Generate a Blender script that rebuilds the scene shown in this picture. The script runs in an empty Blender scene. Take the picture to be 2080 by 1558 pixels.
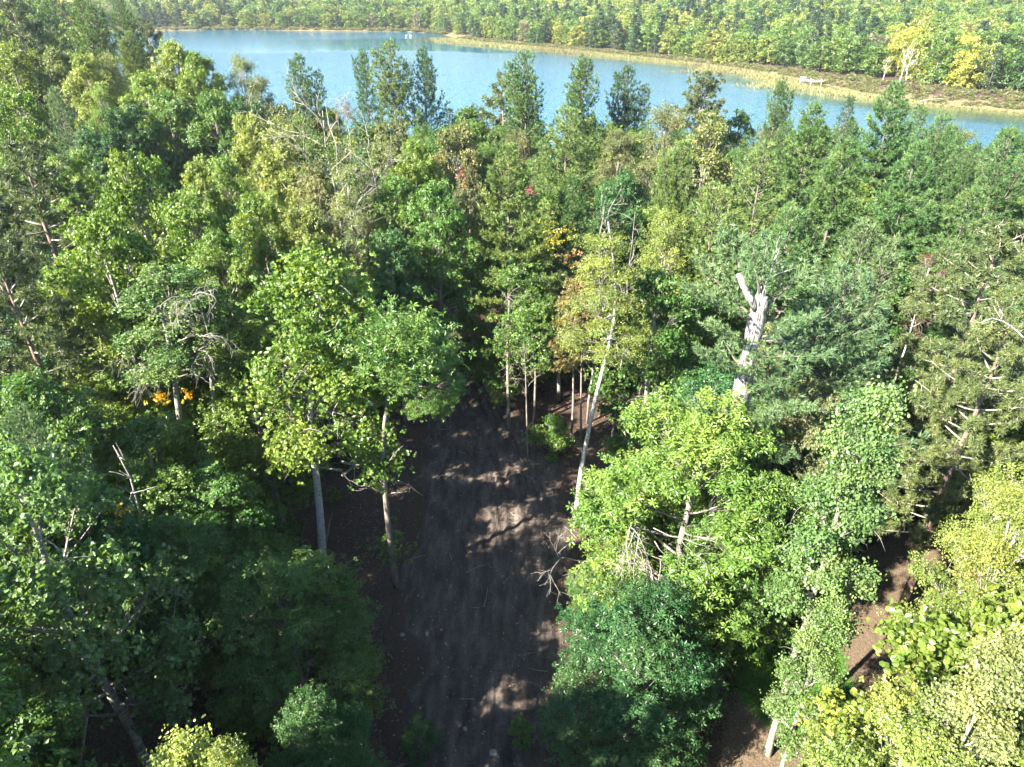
import bpy, math
import numpy as np
from mathutils import Vector

sc = bpy.context.scene
# ------------------------------------------------------------------ camera
H = 30.0
F = 1443.0
P = math.radians(30)
SP, CP = math.sin(P), math.cos(P)
cam_d = bpy.data.cameras.new('camera')
cam_d.sensor_width = 36.0
cam_d.lens = F / 2080 * 36.0
cam_d.clip_start = 0.1
cam_d.clip_end = 6000
cam = bpy.data.objects.new('camera', cam_d)
sc.collection.objects.link(cam)
cam.location = (0, 0, H)
cam.rotation_euler = (math.radians(60), 0, 0)
sc.camera = cam
# ------------------------------------------------------------------ world, sun
SUN_EL = math.radians(35.5)
SUN_AZ = math.radians(37)          # light travels this far off the +X axis towards +Y
tx, ty = -math.cos(SUN_AZ), -math.sin(SUN_AZ)   # horizontal direction towards the sun
world = bpy.data.worlds.new('World')
sc.world = world
world.use_nodes = True
wn = world.node_tree
sky = wn.nodes.new('ShaderNodeTexSky')
sky.sky_type = 'NISHITA'
sky.sun_disc = False
sky.sun_elevation = SUN_EL
sky.sun_rotation = math.atan2(tx, ty)
sky.altitude = 300
sky.air_density = 1.0
sky.dust_density = 0.25
sky.ozone_density = 2.0
wn.links.new(sky.outputs[0], wn.nodes['Background'].inputs[0])
wn.nodes['Background'].inputs[1].default_value = 0.075
sun_d = bpy.data.lights.new('sun', 'SUN')
sun_d.energy = 5.0
sun_d.angle = math.radians(0.55)
sun_d.color = (1.0, 0.93, 0.80)
sun = bpy.data.objects.new('sun', sun_d)
sc.collection.objects.link(sun)
sd = Vector((tx * math.cos(SUN_EL), ty * math.cos(SUN_EL), math.sin(SUN_EL)))
sun.rotation_euler = sd.to_track_quat('Z', 'Y').to_euler()
sc.view_settings.view_transform = 'Standard'
sc.view_settings.look = 'None'
sc.view_settings.gamma = 1
sc.view_settings.use_curve_mapping = False
sc.view_settings.exposure = 2.82
cy = sc.cycles
cy.max_bounces = 6
cy.diffuse_bounces = 3
cy.glossy_bounces = 3
cy.transmission_bounces = 4
cy.volume_bounces = 0
cy.transparent_max_bounces = 8
cy.use_adaptive_sampling = True
cy.adaptive_threshold = 0.02
cy.use_denoising = True
cy.caustics_reflective = False
cy.caustics_refractive = False

# ------------------------------------------------------------------ helpers
def ray(px, py):
    u = (px - 1040) / F
    v = (779 - py) / F
    return np.array([u, v * SP + CP, v * CP - SP])

def at(px, py, Y):
    """world point seen at photo pixel (px, py), Y metres ahead"""
    d = ray(px, py)
    t = Y / d[1]
    return np.array([t * d[0], Y, H + t * d[2]])

def onground(px, py, z=0.0):
    d = ray(px, py)
    t = (z - H) / d[2]
    return np.array([t * d[0], t * d[1], z])

def depth_of(p):
    return p[1] * CP + (H - p[2]) * SP

COL = sc.collection

def tag(o, label=None, cat=None, group=None, kind=None):
    if label: o['label'] = label
    if cat: o['category'] = cat
    if group: o['group'] = group
    if kind: o['kind'] = kind
    return o

def link(name, data, parent=None):
    o = bpy.data.objects.new(name, data)
    COL.objects.link(o)
    if parent is not None:
        o.parent = parent
    return o

def mesh_from(name, verts, sizes, loops, mat=None, attrs=None, smooth=False, dom='FACE'):
    """fast mesh: verts (n,3), sizes = verts per face, loops = flat vertex indices"""
    me = bpy.data.meshes.new(name)
    verts = np.ascontiguousarray(verts, dtype=np.float32)
    sizes = np.ascontiguousarray(sizes, dtype=np.int32)
    loops = np.ascontiguousarray(loops, dtype=np.int32)
    me.vertices.add(len(verts))
    me.vertices.foreach_set('co', verts.ravel())
    me.loops.add(len(loops))
    me.loops.foreach_set('vertex_index', loops)
    me.polygons.add(len(sizes))
    st = np.zeros(len(sizes), dtype=np.int32)
    st[1:] = np.cumsum(sizes)[:-1]
    me.polygons.foreach_set('loop_start', st)
    me.polygons.foreach_set('loop_total', sizes)
    me.polygons.foreach_set('use_smooth', np.full(len(sizes), smooth, dtype=bool))
    if attrs:
        for k, (d, a) in attrs.items():
            at_ = me.attributes.new(k, 'FLOAT', d)
            at_.data.foreach_set('value', np.ascontiguousarray(a, dtype=np.float32))
    me.update(calc_edges=True)
    if mat is not None:
        me.materials.append(mat)
    return me

def unit(a):
    n = np.linalg.norm(a, axis=-1, keepdims=True)
    return a / np.maximum(n, 1e-9)

def in_poly(x, y, poly):
    inside = np.zeros(x.shape, bool)
    n = len(poly)
    for i in range(n):
        x0, y0 = poly[i]; x1, y1 = poly[(i + 1) % n]
        c = (y0 > y) != (y1 > y)
        xi = (x1 - x0) * (y - y0) / ((y1 - y0) if y1 != y0 else 1e-9) + x0
        inside ^= c & (x < xi)
    return inside

def sdist(x, y, poly):
    """positive outside, negative inside"""
    d = np.full(x.shape, 1e9)
    n = len(poly)
    for i in range(n):
        ax, ay = poly[i]; bx, by = poly[(i + 1) % n]
        ex, ey = bx - ax, by - ay
        t = np.clip(((x - ax) * ex + (y - ay) * ey) / (ex * ex + ey * ey + 1e-9), 0, 1)
        d = np.minimum(d, np.hypot(x - ax - t * ex, y - ay - t * ey))
    return np.where(in_poly(x, y, poly), -d, d)

def sstep(a, b, x):
    t = np.clip((x - a) / (b - a), 0, 1)
    return t * t * (3 - 2 * t)

_pr = np.random.default_rng(77)
_tab = _pr.random((256, 256))
def vnoise(x, y, s):
    """smooth value noise 0..1"""
    x = np.asarray(x) / s + 1000.0; y = np.asarray(y) / s + 1000.0
    xi = np.floor(x).astype(int); yi = np.floor(y).astype(int)
    fx = x - xi; fy = y - yi
    fx = fx * fx * (3 - 2 * fx); fy = fy * fy * (3 - 2 * fy)
    g = lambda a, b: _tab[a % 256, b % 256]
    return (g(xi, yi) * (1 - fx) + g(xi + 1, yi) * fx) * (1 - fy) + (g(xi, yi + 1) * (1 - fx) + g(xi + 1, yi + 1) * fx) * fy

def fbm(x, y, s, o=4):
    r = 0; a = 0.5; t = 0
    for k in range(o):
        r = r + a * vnoise(x + 37 * k, y - 91 * k, s / 2 ** k); t += a; a *= 0.5
    return r / t

# ------------------------------------------------------------------ the lie of the land
WZ = -1.0
def wpt(px, py):
    p = onground(px, py, WZ)
    return (p[0], p[1])
FAR = [wpt(*q) for q in [(-100, 63), (150, 62), (330, 62), (480, 60), (620, 62), (760, 63), (860, 66), (905, 71)]]
RIGHT = [wpt(*q) for q in [(925, 80), (1000, 89), (1100, 98), (1200, 107), (1330, 121), (1450, 134), (1560, 149),
                           (1640, 166), (1760, 192), (1900, 213), (2080, 229)]]
NEAR = [(200, 60), (110, 74), (74, 92), (40, 100), (0, 104), (-30, 106), (-50, 112), (-68, 132), (-98, 185),
        (-134, 260), (-180, 350), (-300, 430), (-420, 470)]
LAKE = FAR + RIGHT + [(260, 170), (400, 110), (500, 0), (250, 20)] + NEAR
TRACK = [(-5.6, 6), (2.2, 6), (2.8, 18), (3.4, 24), (4.6, 29), (5.4, 35), (5.2, 42), (3.4, 46), (-1.0, 51), (-1.6, 56),
         (-2.8, 61), (-3.8, 72), (-7.2, 72), (-7.8, 61), (-7.2, 52), (-8.2, 44), (-7.8, 37), (-7.4, 29), (-6.6, 24), (-5.6, 20)]
OPEN_RIGHT = [tuple(onground(*q)[:2]) for q in [(1740, 1130), (1840, 1060), (1960, 1150), (1950, 1400), (1800, 1600),
                                                (1640, 1700), (1440, 1700), (1470, 1480), (1540, 1300), (1690, 1330)]]
LAWN = [tuple(onground(*q)[:2]) for q in [(1480, 1290), (1700, 1300), (1735, 1400), (1725, 1470), (1640, 1500), (1560, 1480), (1500, 1420)]]
OPEN_LEFT = [tuple(onground(*q)[:2]) for q in [(170, 1430), (260, 1350), (400, 1400), (520, 1640), (120, 1640)]]

def terrain(x, y):
    x = np.asarray(x, float); y = np.asarray(y, float)
    s = sdist(x, y, LAKE)
    farside = sstep(130, 200, y + np.maximum(x, 0) * 0.3)
    base = 0.35 * (fbm(x, y, 18.0, 3) - 0.5) + 0.08 * (fbm(x, y, 2.2, 3) - 0.5)
    hill = farside * (np.clip(s - 8, 0, 900) * 0.042 * (0.75 + 0.5 * vnoise(x, y, 140.0)))
    hill = np.where(hill > 0, 34 * (1 - np.exp(-hill / 34)), 0)
    leftrise = sstep(-50, -120, x) * sstep(60, 140, y) * np.clip(s, 0, 40) * 0.06
    land = base + hill + leftrise
    z = np.where(s > 0, WZ + 0.05 + (land - WZ) * sstep(0, 14, s) , WZ + np.maximum(-3.0, s * 0.10))
    return z

def tz(x, y):
    return float(terrain(np.array([x]), np.array([y]))[0])

# ------------------------------------------------------------------ materials
def new_mat(name):
    m = bpy.data.materials.new(name)
    m.use_nodes = True
    nt = m.node_tree
    nt.nodes.clear()
    out = nt.nodes.new('ShaderNodeOutputMaterial')
    return m, nt, out

def N(nt, typ, **kw):
    n = nt.nodes.new(typ)
    for k, v in kw.items():
        setattr(n, k, v)
    return n

def ramp(nt, stops, interp='LINEAR'):
    r = nt.nodes.new('ShaderNodeValToRGB')
    r.color_ramp.interpolation = interp
    e = r.color_ramp.elements
    while len(e) < len(stops):
        e.new(0.5)
    for i, (p, c) in enumerate(stops):
        e[i].position = p
        e[i].color = (*c, 1)
    return r

def leaf_material(name, use_object_color=True, random_ramp=None, gloss=0.42, transl=0.40, spread=0.5, yellow=0.5, tcol=(1.25, 1.25, 0.45)):
    m, nt, out = new_mat(name)
    L = nt.links.new
    lv = N(nt, 'ShaderNodeAttribute', attribute_name='lv')
    cv = N(nt, 'ShaderNodeAttribute', attribute_name='cv')
    oi = N(nt, 'ShaderNodeObjectInfo')
    if random_ramp:
        rr = ramp(nt, random_ramp)
        L(oi.outputs['Random'], rr.inputs[0])
        base = rr.outputs[0]
    else:
        base = oi.outputs['Color']
    # leaf to leaf and tuft to tuft differences of value and of hue
    mr = N(nt, 'ShaderNodeMapRange')
    mr.inputs[3].default_value = 1 - spread
    mr.inputs[4].default_value = 1 + spread
    L(lv.outputs['Fac'], mr.inputs[0])
    mul = N(nt, 'ShaderNodeMix', data_type='RGBA', blend_type='MULTIPLY')
    mul.inputs[0].default_value = 1
    L(base, mul.inputs[6])
    L(mr.outputs[0], mul.inputs[7])
    hs = N(nt, 'ShaderNodeHueSaturation')
    mh = N(nt, 'ShaderNodeMapRange')
    mh.inputs[3].default_value = 0.5 + 0.03 * yellow
    mh.inputs[4].default_value = 0.5 - 0.085 * yellow
    L(cv.outputs['Fac'], mh.inputs[0])
    L(mh.outputs[0], hs.inputs['Hue'])
    mvv = N(nt, 'ShaderNodeMapRange')
    mvv.inputs[3].default_value = 0.8
    mvv.inputs[4].default_value = 1.3
    L(cv.outputs['Fac'], mvv.inputs[0])
    L(mvv.outputs[0], hs.inputs['Value'])
    L(mul.outputs[2], hs.inputs['Color'])
    pb = N(nt, 'ShaderNodeBsdfPrincipled')
    L(hs.outputs[0], pb.inputs['Base Color'])
    pb.inputs['Roughness'].default_value = gloss
    pb.inputs['Specular IOR Level'].default_value = 0.45
    tr = N(nt, 'ShaderNodeBsdfTranslucent')
    tm = N(nt, 'ShaderNodeMix', data_type='RGBA', blend_type='MULTIPLY')
    tm.inputs[0].default_value = 1
    tm.inputs[7].default_value = (*tcol, 1)
    L(hs.outputs[0], tm.inputs[6])
    L(tm.outputs[2], tr.inputs[0])
    mx = N(nt, 'ShaderNodeMixShader')
    mx.inputs[0].default_value = transl
    L(pb.outputs[0], mx.inputs[1])
    L(tr.outputs[0], mx.inputs[2])
    L(mx.outputs[0], out.inputs[0])
    return m

def bark_material(name, c1, c2, scale=(6, 6, 1.5), marks=None, rough=0.85, bump=0.5):
    m, nt, out = new_mat(name)
    L = nt.links.new
    tc = N(nt, 'ShaderNodeTexCoord')
    mp = N(nt, 'ShaderNodeMapping')
    mp.inputs['Scale'].default_value = scale
    L(tc.outputs['Object'], mp.inputs[0])
    no = N(nt, 'ShaderNodeTexNoise')
    no.inputs['Scale'].default_value = 1.0
    no.inputs['Detail'].default_value = 6
    no.inputs['Roughness'].default_value = 0.65
    L(mp.outputs[0], no.inputs[0])
    stops = [(0.35, c1), (0.65, c2)] if marks is None else ([(0.40, marks), (0.45, c1), (0.62, c2)] if 'snag' in name else [(0.36, marks), (0.43, c1), (0.7, c2)])
    r = ramp(nt, stops)
    L(no.outputs[0], r.inputs[0])
    pb = N(nt, 'ShaderNodeBsdfPrincipled')
    L(r.outputs[0], pb.inputs['Base Color'])
    pb.inputs['Roughness'].default_value = rough
    bp = N(nt, 'ShaderNodeBump')
    bp.inputs['Strength'].default_value = bump
    bp.inputs['Distance'].default_value = 0.03
    L(no.outputs[0], bp.inputs['Height'])
    L(bp.outputs[0], pb.inputs['Normal'])
    L(pb.outputs[0], out.inputs[0])
    return m

def plain_material(name, col, rough=0.7, var=0.25, scale=8):
    m, nt, out = new_mat(name)
    L = nt.links.new
    tc = N(nt, 'ShaderNodeTexCoord')
    no = N(nt, 'ShaderNodeTexNoise')
    no.inputs['Scale'].default_value = scale
    no.inputs['Detail'].default_value = 5
    L(tc.outputs['Object'], no.inputs[0])
    r = ramp(nt, [(0.3, tuple(c * (1 - var) for c in col)), (0.7, tuple(min(1, c * (1 + var)) for c in col))])
    L(no.outputs[0], r.inputs[0])
    pb = N(nt, 'ShaderNodeBsdfPrincipled')
    L(r.outputs[0], pb.inputs['Base Color'])
    pb.inputs['Roughness'].default_value = rough
    L(pb.outputs[0], out.inputs[0])
    return m

M_LEAF = leaf_material('broad_leaf')
M_NEEDLE = leaf_material('pine_needle', gloss=0.5, transl=0.22, spread=0.4, yellow=0.4, tcol=(1.1, 1.2, 0.6))
M_FAR = leaf_material('far_leaf', random_ramp=[(0.0, (0.045, 0.100, 0.026)), (0.22, (0.070, 0.130, 0.028)), (0.45, (0.100, 0.165, 0.032)),
                                               (0.68, (0.135, 0.185, 0.036)), (0.86, (0.165, 0.20, 0.045)), (0.95, (0.19, 0.20, 0.035)), (1.0, (0.15, 0.14, 0.09))], spread=0.35, yellow=0.22)
M_FARYEL = leaf_material('far_yellow_leaf', random_ramp=[(0.0, (0.17, 0.21, 0.035)), (1.0, (0.25, 0.25, 0.035))], spread=0.3, yellow=0.15)
M_FARPINE = leaf_material('far_needle', random_ramp=[(0.0, (0.028, 0.062, 0.030)), (1.0, (0.055, 0.095, 0.040))], spread=0.3)
M_UNDER = leaf_material('undergrowth_leaf', random_ramp=[(0.0, (0.03, 0.075, 0.025)), (0.6, (0.06, 0.12, 0.03)), (0.9, (0.11, 0.15, 0.03)), (1.0, (0.16, 0.09, 0.03))])
M_WOODLAND = leaf_material('woodland_leaf', random_ramp=[(0.0, (0.04, 0.11, 0.022)), (0.6, (0.09, 0.16, 0.025)), (1.0, (0.13, 0.18, 0.03))])
M_BIRCH = bark_material('birch_bark', (0.36, 0.34, 0.31), (0.58, 0.56, 0.52), (5, 5, 16), marks=(0.05, 0.045, 0.04), bump=0.2)
M_ASPEN = bark_material('aspen_bark', (0.16, 0.155, 0.12), (0.33, 0.32, 0.27), (4, 4, 10), marks=(0.07, 0.065, 0.055), bump=0.2)
M_OAK = bark_material('oak_bark', (0.10, 0.085, 0.07), (0.24, 0.21, 0.18), (14, 14, 2.5), bump=0.9)
M_PINEBARK = bark_material('pine_bark', (0.06, 0.05, 0.042), (0.15, 0.125, 0.105), (12, 12, 3), bump=0.9)
M_REDBARK = bark_material('red_pine_bark', (0.10, 0.065, 0.05), (0.24, 0.165, 0.125), (10, 10, 4), bump=0.8)
M_DEAD = bark_material('dead_wood', (0.13, 0.115, 0.10), (0.33, 0.31, 0.28), (14, 14, 2), bump=0.5)
M_SNAG = bark_material('weathered_snag_wood', (0.17, 0.155, 0.14), (0.42, 0.39, 0.36), (15, 15, 2.2), marks=(0.02, 0.016, 0.013), bump=1.0)
M_TWIG = bark_material('pale_twig_bark', (0.14, 0.125, 0.10), (0.27, 0.25, 0.22), (9, 9, 9), bump=0.2)
M_WHITE = plain_material('white_paint', (0.78, 0.78, 0.76), 0.5, 0.08)
M_STONE = plain_material('pale_stone', (0.20, 0.185, 0.165), 0.9, 0.35, 9)
M_SWAN = plain_material('white_feathers', (0.8, 0.8, 0.78), 0.8, 0.05)
M_BRUSH = leaf_material('marsh_brush_leaf', random_ramp=[(0.0, (0.09, 0.11, 0.04)), (0.4, (0.13, 0.14, 0.05)), (0.7, (0.135, 0.125, 0.05)), (1.0, (0.09, 0.13, 0.04))])
M_REED = leaf_material('reed_blade', random_ramp=[(0, (0.21, 0.18, 0.09)), (1, (0.21, 0.18, 0.09))], spread=0.5, yellow=-0.9, transl=0.2)

# ------------------------------------------------------------------ ground
def axis(fine0, fine1, step, lo, hi, g):
    a = list(np.arange(fine0, fine1 + 1e-6, step))
    s, v = step, fine1
    while v < hi:
        s *= g; v += s; a.append(min(v, hi))
    s, v = step, fine0
    while v > lo:
        s *= g; v -= s; a.insert(0, max(v, lo))
    return np.array(a)

def grid_mesh(name, xs, ys, zf, mat, attrf=None, smooth=True):
    X, Y = np.meshgrid(xs, ys)
    x = X.ravel(); y = Y.ravel()
    z = zf(x, y)
    nx, ny = len(xs), len(ys)
    i = np.arange((nx - 1) * (ny - 1))
    r = i // (nx - 1); c = i % (nx - 1)
    a = r * nx + c
    loops = np.stack([a, a + 1, a + nx + 1, a + nx], 1)
    at_ = {k: ('POINT', v) for k, v in attrf(x, y).items()} if attrf else None
    return mesh_from(name, np.stack([x, y, z], 1), np.full(len(i), 4), loops.ravel(), mat, at_, smooth)

def ground_material():
    m, nt, out = new_mat('forest_floor')
    L = nt.links.new
    tc = N(nt, 'ShaderNodeTexCoord')
    lawn = N(nt, 'ShaderNodeAttribute', attribute_name='lawn')
    path = N(nt, 'ShaderNodeAttribute', attribute_name='path')
    shore = N(nt, 'ShaderNodeAttribute', attribute_name='shore')
    n1 = N(nt, 'ShaderNodeTexNoise'); n1.inputs['Scale'].default_value = 0.9; n1.inputs['Detail'].default_value = 8; n1.inputs['Roughness'].default_value = 0.7
    n2 = N(nt, 'ShaderNodeTexNoise'); n2.inputs['Scale'].default_value = 9; n2.inputs['Detail'].default_value = 8; n2.inputs['Roughness'].default_value = 0.75
    L(tc.outputs['Object'], n1.inputs[0]); L(tc.outputs['Object'], n2.inputs[0])
    litter = ramp(nt, [(0.36, (0.026, 0.018, 0.014)), (0.5, (0.060, 0.041, 0.031)), (0.62, (0.105, 0.068, 0.049)), (0.74, (0.16, 0.115, 0.085))])
    L(n2.outputs[0], litter.inputs[0])
    earth = ramp(nt, [(0.32, (0.060, 0.042, 0.028)), (0.52, (0.115, 0.083, 0.055)), (0.7, (0.19, 0.145, 0.10))])
    L(n2.outputs[0], earth.inputs[0])
    grass = ramp(nt, [(0.3, (0.030, 0.075, 0.012)), (0.55, (0.055, 0.14, 0.018)), (0.75, (0.10, 0.19, 0.03))])
    L(n2.outputs[0], grass.inputs[0])
    marsh = ramp(nt, [(0.3, (0.10, 0.10, 0.04)), (0.5, (0.16, 0.115, 0.06)), (0.7, (0.17, 0.17, 0.07))])
    L(n1.outputs[0], marsh.inputs[0])
    def edge(attr):
        a = N(nt, 'ShaderNodeMath', operation='SUBTRACT'); a.inputs[1].default_value = 0.5
        L(n2.outputs[0], a.inputs[0])
        b = N(nt, 'ShaderNodeMath', operation='MULTIPLY_ADD'); b.inputs[1].default_value = 1.2
        L(a.outputs[0], b.inputs[0]); L(attr, b.inputs[2])
        r = ramp(nt, [(0.4, (0, 0, 0)), (0.62, (1, 1, 1))])
        L(b.outputs[0], r.inputs[0])
        return r.outputs[0]
    prev = litter.outputs[0]
    for a, c in ((path, earth), (lawn, grass), (shore, marsh)):
        mx = N(nt, 'ShaderNodeMix', data_type='RGBA')
        L(edge(a.outputs['Fac']), mx.inputs[0]); L(prev, mx.inputs[6]); L(c.outputs[0], mx.inputs[7])
        prev = mx.outputs[2]
    pb = N(nt, 'ShaderNodeBsdfPrincipled'); pb.inputs['Roughness'].default_value = 0.92
    pb.inputs['Specular IOR Level'].default_value = 0.2
    L(prev, pb.inputs['Base Color'])
    bp = N(nt, 'ShaderNodeBump'); bp.inputs['Strength'].default_value = 0.8; bp.inputs['Distance'].default_value = 0.08
    L(n2.outputs[0], bp.inputs['Height']); L(bp.outputs[0], pb.inputs['Normal'])
    L(pb.outputs[0], out.inputs[0])
    return m

def ground_attrs(x, y):
    return {'lawn': sstep(0.8, -0.8, sdist(x, y, LAWN)),
            'path': np.maximum(sstep(1.0, -1.0, sdist(x, y, OPEN_RIGHT)), sstep(1, -1, sdist(x, y, OPEN_LEFT)) * 0.6),
            'shore': sstep(17, 3, sdist(x, y, LAKE)) * sstep(140, 170, y + np.maximum(x, 0) * 0.3)}

def ground_z(x, y):
    z = terrain(x, y)
    s = sdist(x, y, TRACK)
    s = s + 1.6 * (vnoise(x, y, 1.7) - 0.5)
    return z - 0.22 * sstep(0.1, -0.5, s)

gx = axis(-26, 30, 0.45, -1500, 1500, 1.07)
gy = axis(8, 70, 0.45, -300, 1600, 1.05)
g = link('ground', grid_mesh('ground', gx, gy, ground_z, ground_material(), ground_attrs))
tag(g, kind='structure')

# the cleared dirt track: ruts and tread marks are relief in the sheet
def track_z(x, y):
    s = sdist(x, y, TRACK)
    cx = np.interp(y, [6, 20, 30, 40, 50, 61], [-1.0, -0.6, 0.1, -1.2, -4.2, -5.4])
    u = x - cx
    z = terrain(x, y) + 0.02
    for off, w, dpt in ((-1.25, 0.24, 0.12), (0.55, 0.24, 0.13), (1.5, 0.18, 0.08), (-2.5, 0.18, 0.08), (-0.3, 0.12, 0.06), (-3.6, 0.14, 0.05), (2.5, 0.15, 0.06)):
        wob = off + 0.35 * (vnoise(y, np.full_like(y, off * 9), 9.0) - 0.5)
        g_ = np.exp(-((u - wob) / w) ** 2)
        tread = 1 + 0.35 * np.sign(np.sin(y * 2 * math.pi / 0.34))
        z = z - dpt * g_ * tread
        z = z + dpt * 0.6 * np.exp(-((u - wob - w * 1.9) / (w * 0.7)) ** 2) + dpt * 0.5 * np.exp(-((u - wob + w * 1.9) / (w * 0.7)) ** 2)
    z = z + 0.22 * (fbm(x, y, 0.9, 4) - 0.5) + 0.10 * (fbm(x * 3.0, y * 0.5, 0.8, 3) - 0.5)
    s = s + 1.6 * (vnoise(x, y, 1.7) - 0.5)
    return z - 0.45 * sstep(-0.25, 0.35, s)

def track_material():
    m, nt, out = new_mat('track_soil')
    L = nt.links.new
    tc = N(nt, 'ShaderNodeTexCoord')
    mp = N(nt, 'ShaderNodeMapping'); mp.inputs['Scale'].default_value = (1.0, 0.28, 1)
    L(tc.outputs['Object'], mp.inputs[0])
    n1 = N(nt, 'ShaderNodeTexNoise'); n1.inputs['Scale'].default_value = 1.6; n1.inputs['Detail'].default_value = 10; n1.inputs['Roughness'].default_value = 0.68
    L(mp.outputs[0], n1.inputs[0])
    n2 = N(nt, 'ShaderNodeTexNoise'); n2.inputs['Scale'].default_value = 22; n2.inputs['Detail'].default_value = 6; n2.inputs['Roughness'].default_value = 0.8
    L(tc.outputs['Object'], n2.inputs[0])
    r1 = ramp(nt, [(0.32, (0.045, 0.035, 0.029)), (0.5, (0.095, 0.076, 0.064)), (0.64, (0.155, 0.128, 0.108))])
    L(n1.outputs[0], r1.inputs[0])
    r2 = ramp(nt, [(0.38, (0.22, 0.20, 0.18)), (0.52, (0.9, 0.9, 0.9)), (0.7, (1.25, 1.2, 1.15))])
    L(n2.outputs[0], r2.inputs[0])
    mu = N(nt, 'ShaderNodeMix', data_type='RGBA', blend_type='MULTIPLY'); mu.inputs[0].default_value = 1
    L(r1.outputs[0], mu.inputs[6]); L(r2.outputs[0], mu.inputs[7])
    ed = N(nt, 'ShaderNodeAttribute', attribute_name='edge')
    lit = ramp(nt, [(0.36, (0.026, 0.018, 0.014)), (0.5, (0.060, 0.041, 0.031)), (0.62, (0.105, 0.068, 0.049)), (0.74, (0.16, 0.115, 0.085))])
    L(n2.outputs[0], lit.inputs[0])
    ad = N(nt, 'ShaderNodeMath', operation='ADD'); L(ed.outputs['Fac'], ad.inputs[0]); L(n1.outputs[0], ad.inputs[1])
    er = ramp(nt, [(0.85, (0, 0, 0)), (1.15, (1, 1, 1))]); L(ad.outputs[0], er.inputs[0])
    mx = N(nt, 'ShaderNodeMix', data_type='RGBA'); L(er.outputs[0], mx.inputs[0]); L(mu.outputs[2], mx.inputs[6]); L(lit.outputs[0], mx.inputs[7])
    pb = N(nt, 'ShaderNodeBsdfPrincipled'); pb.inputs['Roughness'].default_value = 0.95; pb.inputs['Specular IOR Level'].default_value = 0.15
    L(mx.outputs[2], pb.inputs['Base Color'])
    bp = N(nt, 'ShaderNodeBump'); bp.inputs['Strength'].default_value = 0.9; bp.inputs['Distance'].default_value = 0.05
    L(n2.outputs[0], bp.inputs['Height']); L(bp.outputs[0], pb.inputs['Normal'])
    L(pb.outputs[0], out.inputs[0])
    return m
M_TRACK = track_material()
tr = link('dirt_track', grid_mesh('dirt_track', np.arange(-9.8, 7.2, 0.11), np.arange(6, 73, 0.14), track_z, M_TRACK,
                                  lambda x, y: {'edge': sstep(-2.6, -0.4, sdist(x, y, TRACK) + 3.2 * (fbm(x, y, 3.0, 3) - 0.5))}, smooth=False))
tag(tr, kind='structure')

# ------------------------------------------------------------------ lake
def water_material():
    m, nt, out = new_mat('lake_water')
    L = nt.links.new
    tc = N(nt, 'ShaderNodeTexCoord')
    calm = N(nt, 'ShaderNodeAttribute', attribute_name='calm')
    shal = N(nt, 'ShaderNodeAttribute', attribute_name='shallow')
    n1 = N(nt, 'ShaderNodeTexNoise'); n1.inputs['Scale'].default_value = 0.9; n1.inputs['Detail'].default_value = 4
    mp = N(nt, 'ShaderNodeMapping'); mp.inputs['Scale'].default_value = (1.0, 0.7, 1); mp.inputs['Rotation'].default_value = (0, 0, 0.5)
    L(tc.outputs['Object'], mp.inputs[0]); L(mp.outputs[0], n1.inputs[0])
    st = N(nt, 'ShaderNodeMapRange'); st.inputs[3].default_value = 0.9; st.inputs[4].default_value = 0.035
    L(calm.outputs['Fac'], st.inputs[0])
    bp = N(nt, 'ShaderNodeBump'); bp.inputs['Distance'].default_value = 0.42
    L(st.outputs[0], bp.inputs['Strength']); L(n1.outputs[0], bp.inputs['Height'])
    pb = N(nt, 'ShaderNodeBsdfPrincipled')
    cr = ramp(nt, [(0, (0.013, 0.075, 0.120)), (1, (0.075, 0.085, 0.035))])
    L(shal.outputs['Fac'], cr.inputs[0]); L(cr.outputs[0], pb.inputs['Base Color'])
    pb.inputs['Roughness'].default_value = 0.06
    pb.inputs['IOR'].default_value = 1.33
    L(bp.outputs[0], pb.inputs['Normal'])
    L(pb.outputs[0], out.inputs[0])
    return m

def lake_attrs(x, y):
    s = -sdist(x, y, LAKE)
    right_d = np.full(x.shape, 1e9)
    for (ax, ay), (bx, by) in zip(RIGHT[:-1], RIGHT[1:]):
        ex, ey = bx - ax, by - ay
        t = np.clip(((x - ax) * ex + (y - ay) * ey) / (ex * ex + ey * ey), 0, 1)
        right_d = np.minimum(right_d, np.hypot(x - ax - t * ex, y - ay - t * ey))
    wob = 18 * (vnoise(x, y, 60.0) - 0.5) + 6 * (vnoise(x, y, 14.0) - 0.5)
    band = sstep(352, 362, y + wob) * sstep(452, 415, y + wob * 2 + np.clip(-x, 0, 400) * 0.12) * sstep(-210, -60, x + wob)
    lee = sstep(34, 16, right_d + wob * 0.7)
    return {'calm': np.clip(np.maximum(band, lee * 0.9), 0, 1), 'shallow': sstep(30, 6, right_d + wob * 0.4) }
lx = axis(-60, 260, 3.0, -520, 620, 1.05)
ly = np.arange(0, 520, 3.0)
lake = link('lake_water', grid_mesh('lake_water', lx, ly, lambda x, y: np.full(x.shape, WZ), water_material(), lake_attrs))
tag(lake, kind='structure')

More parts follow.
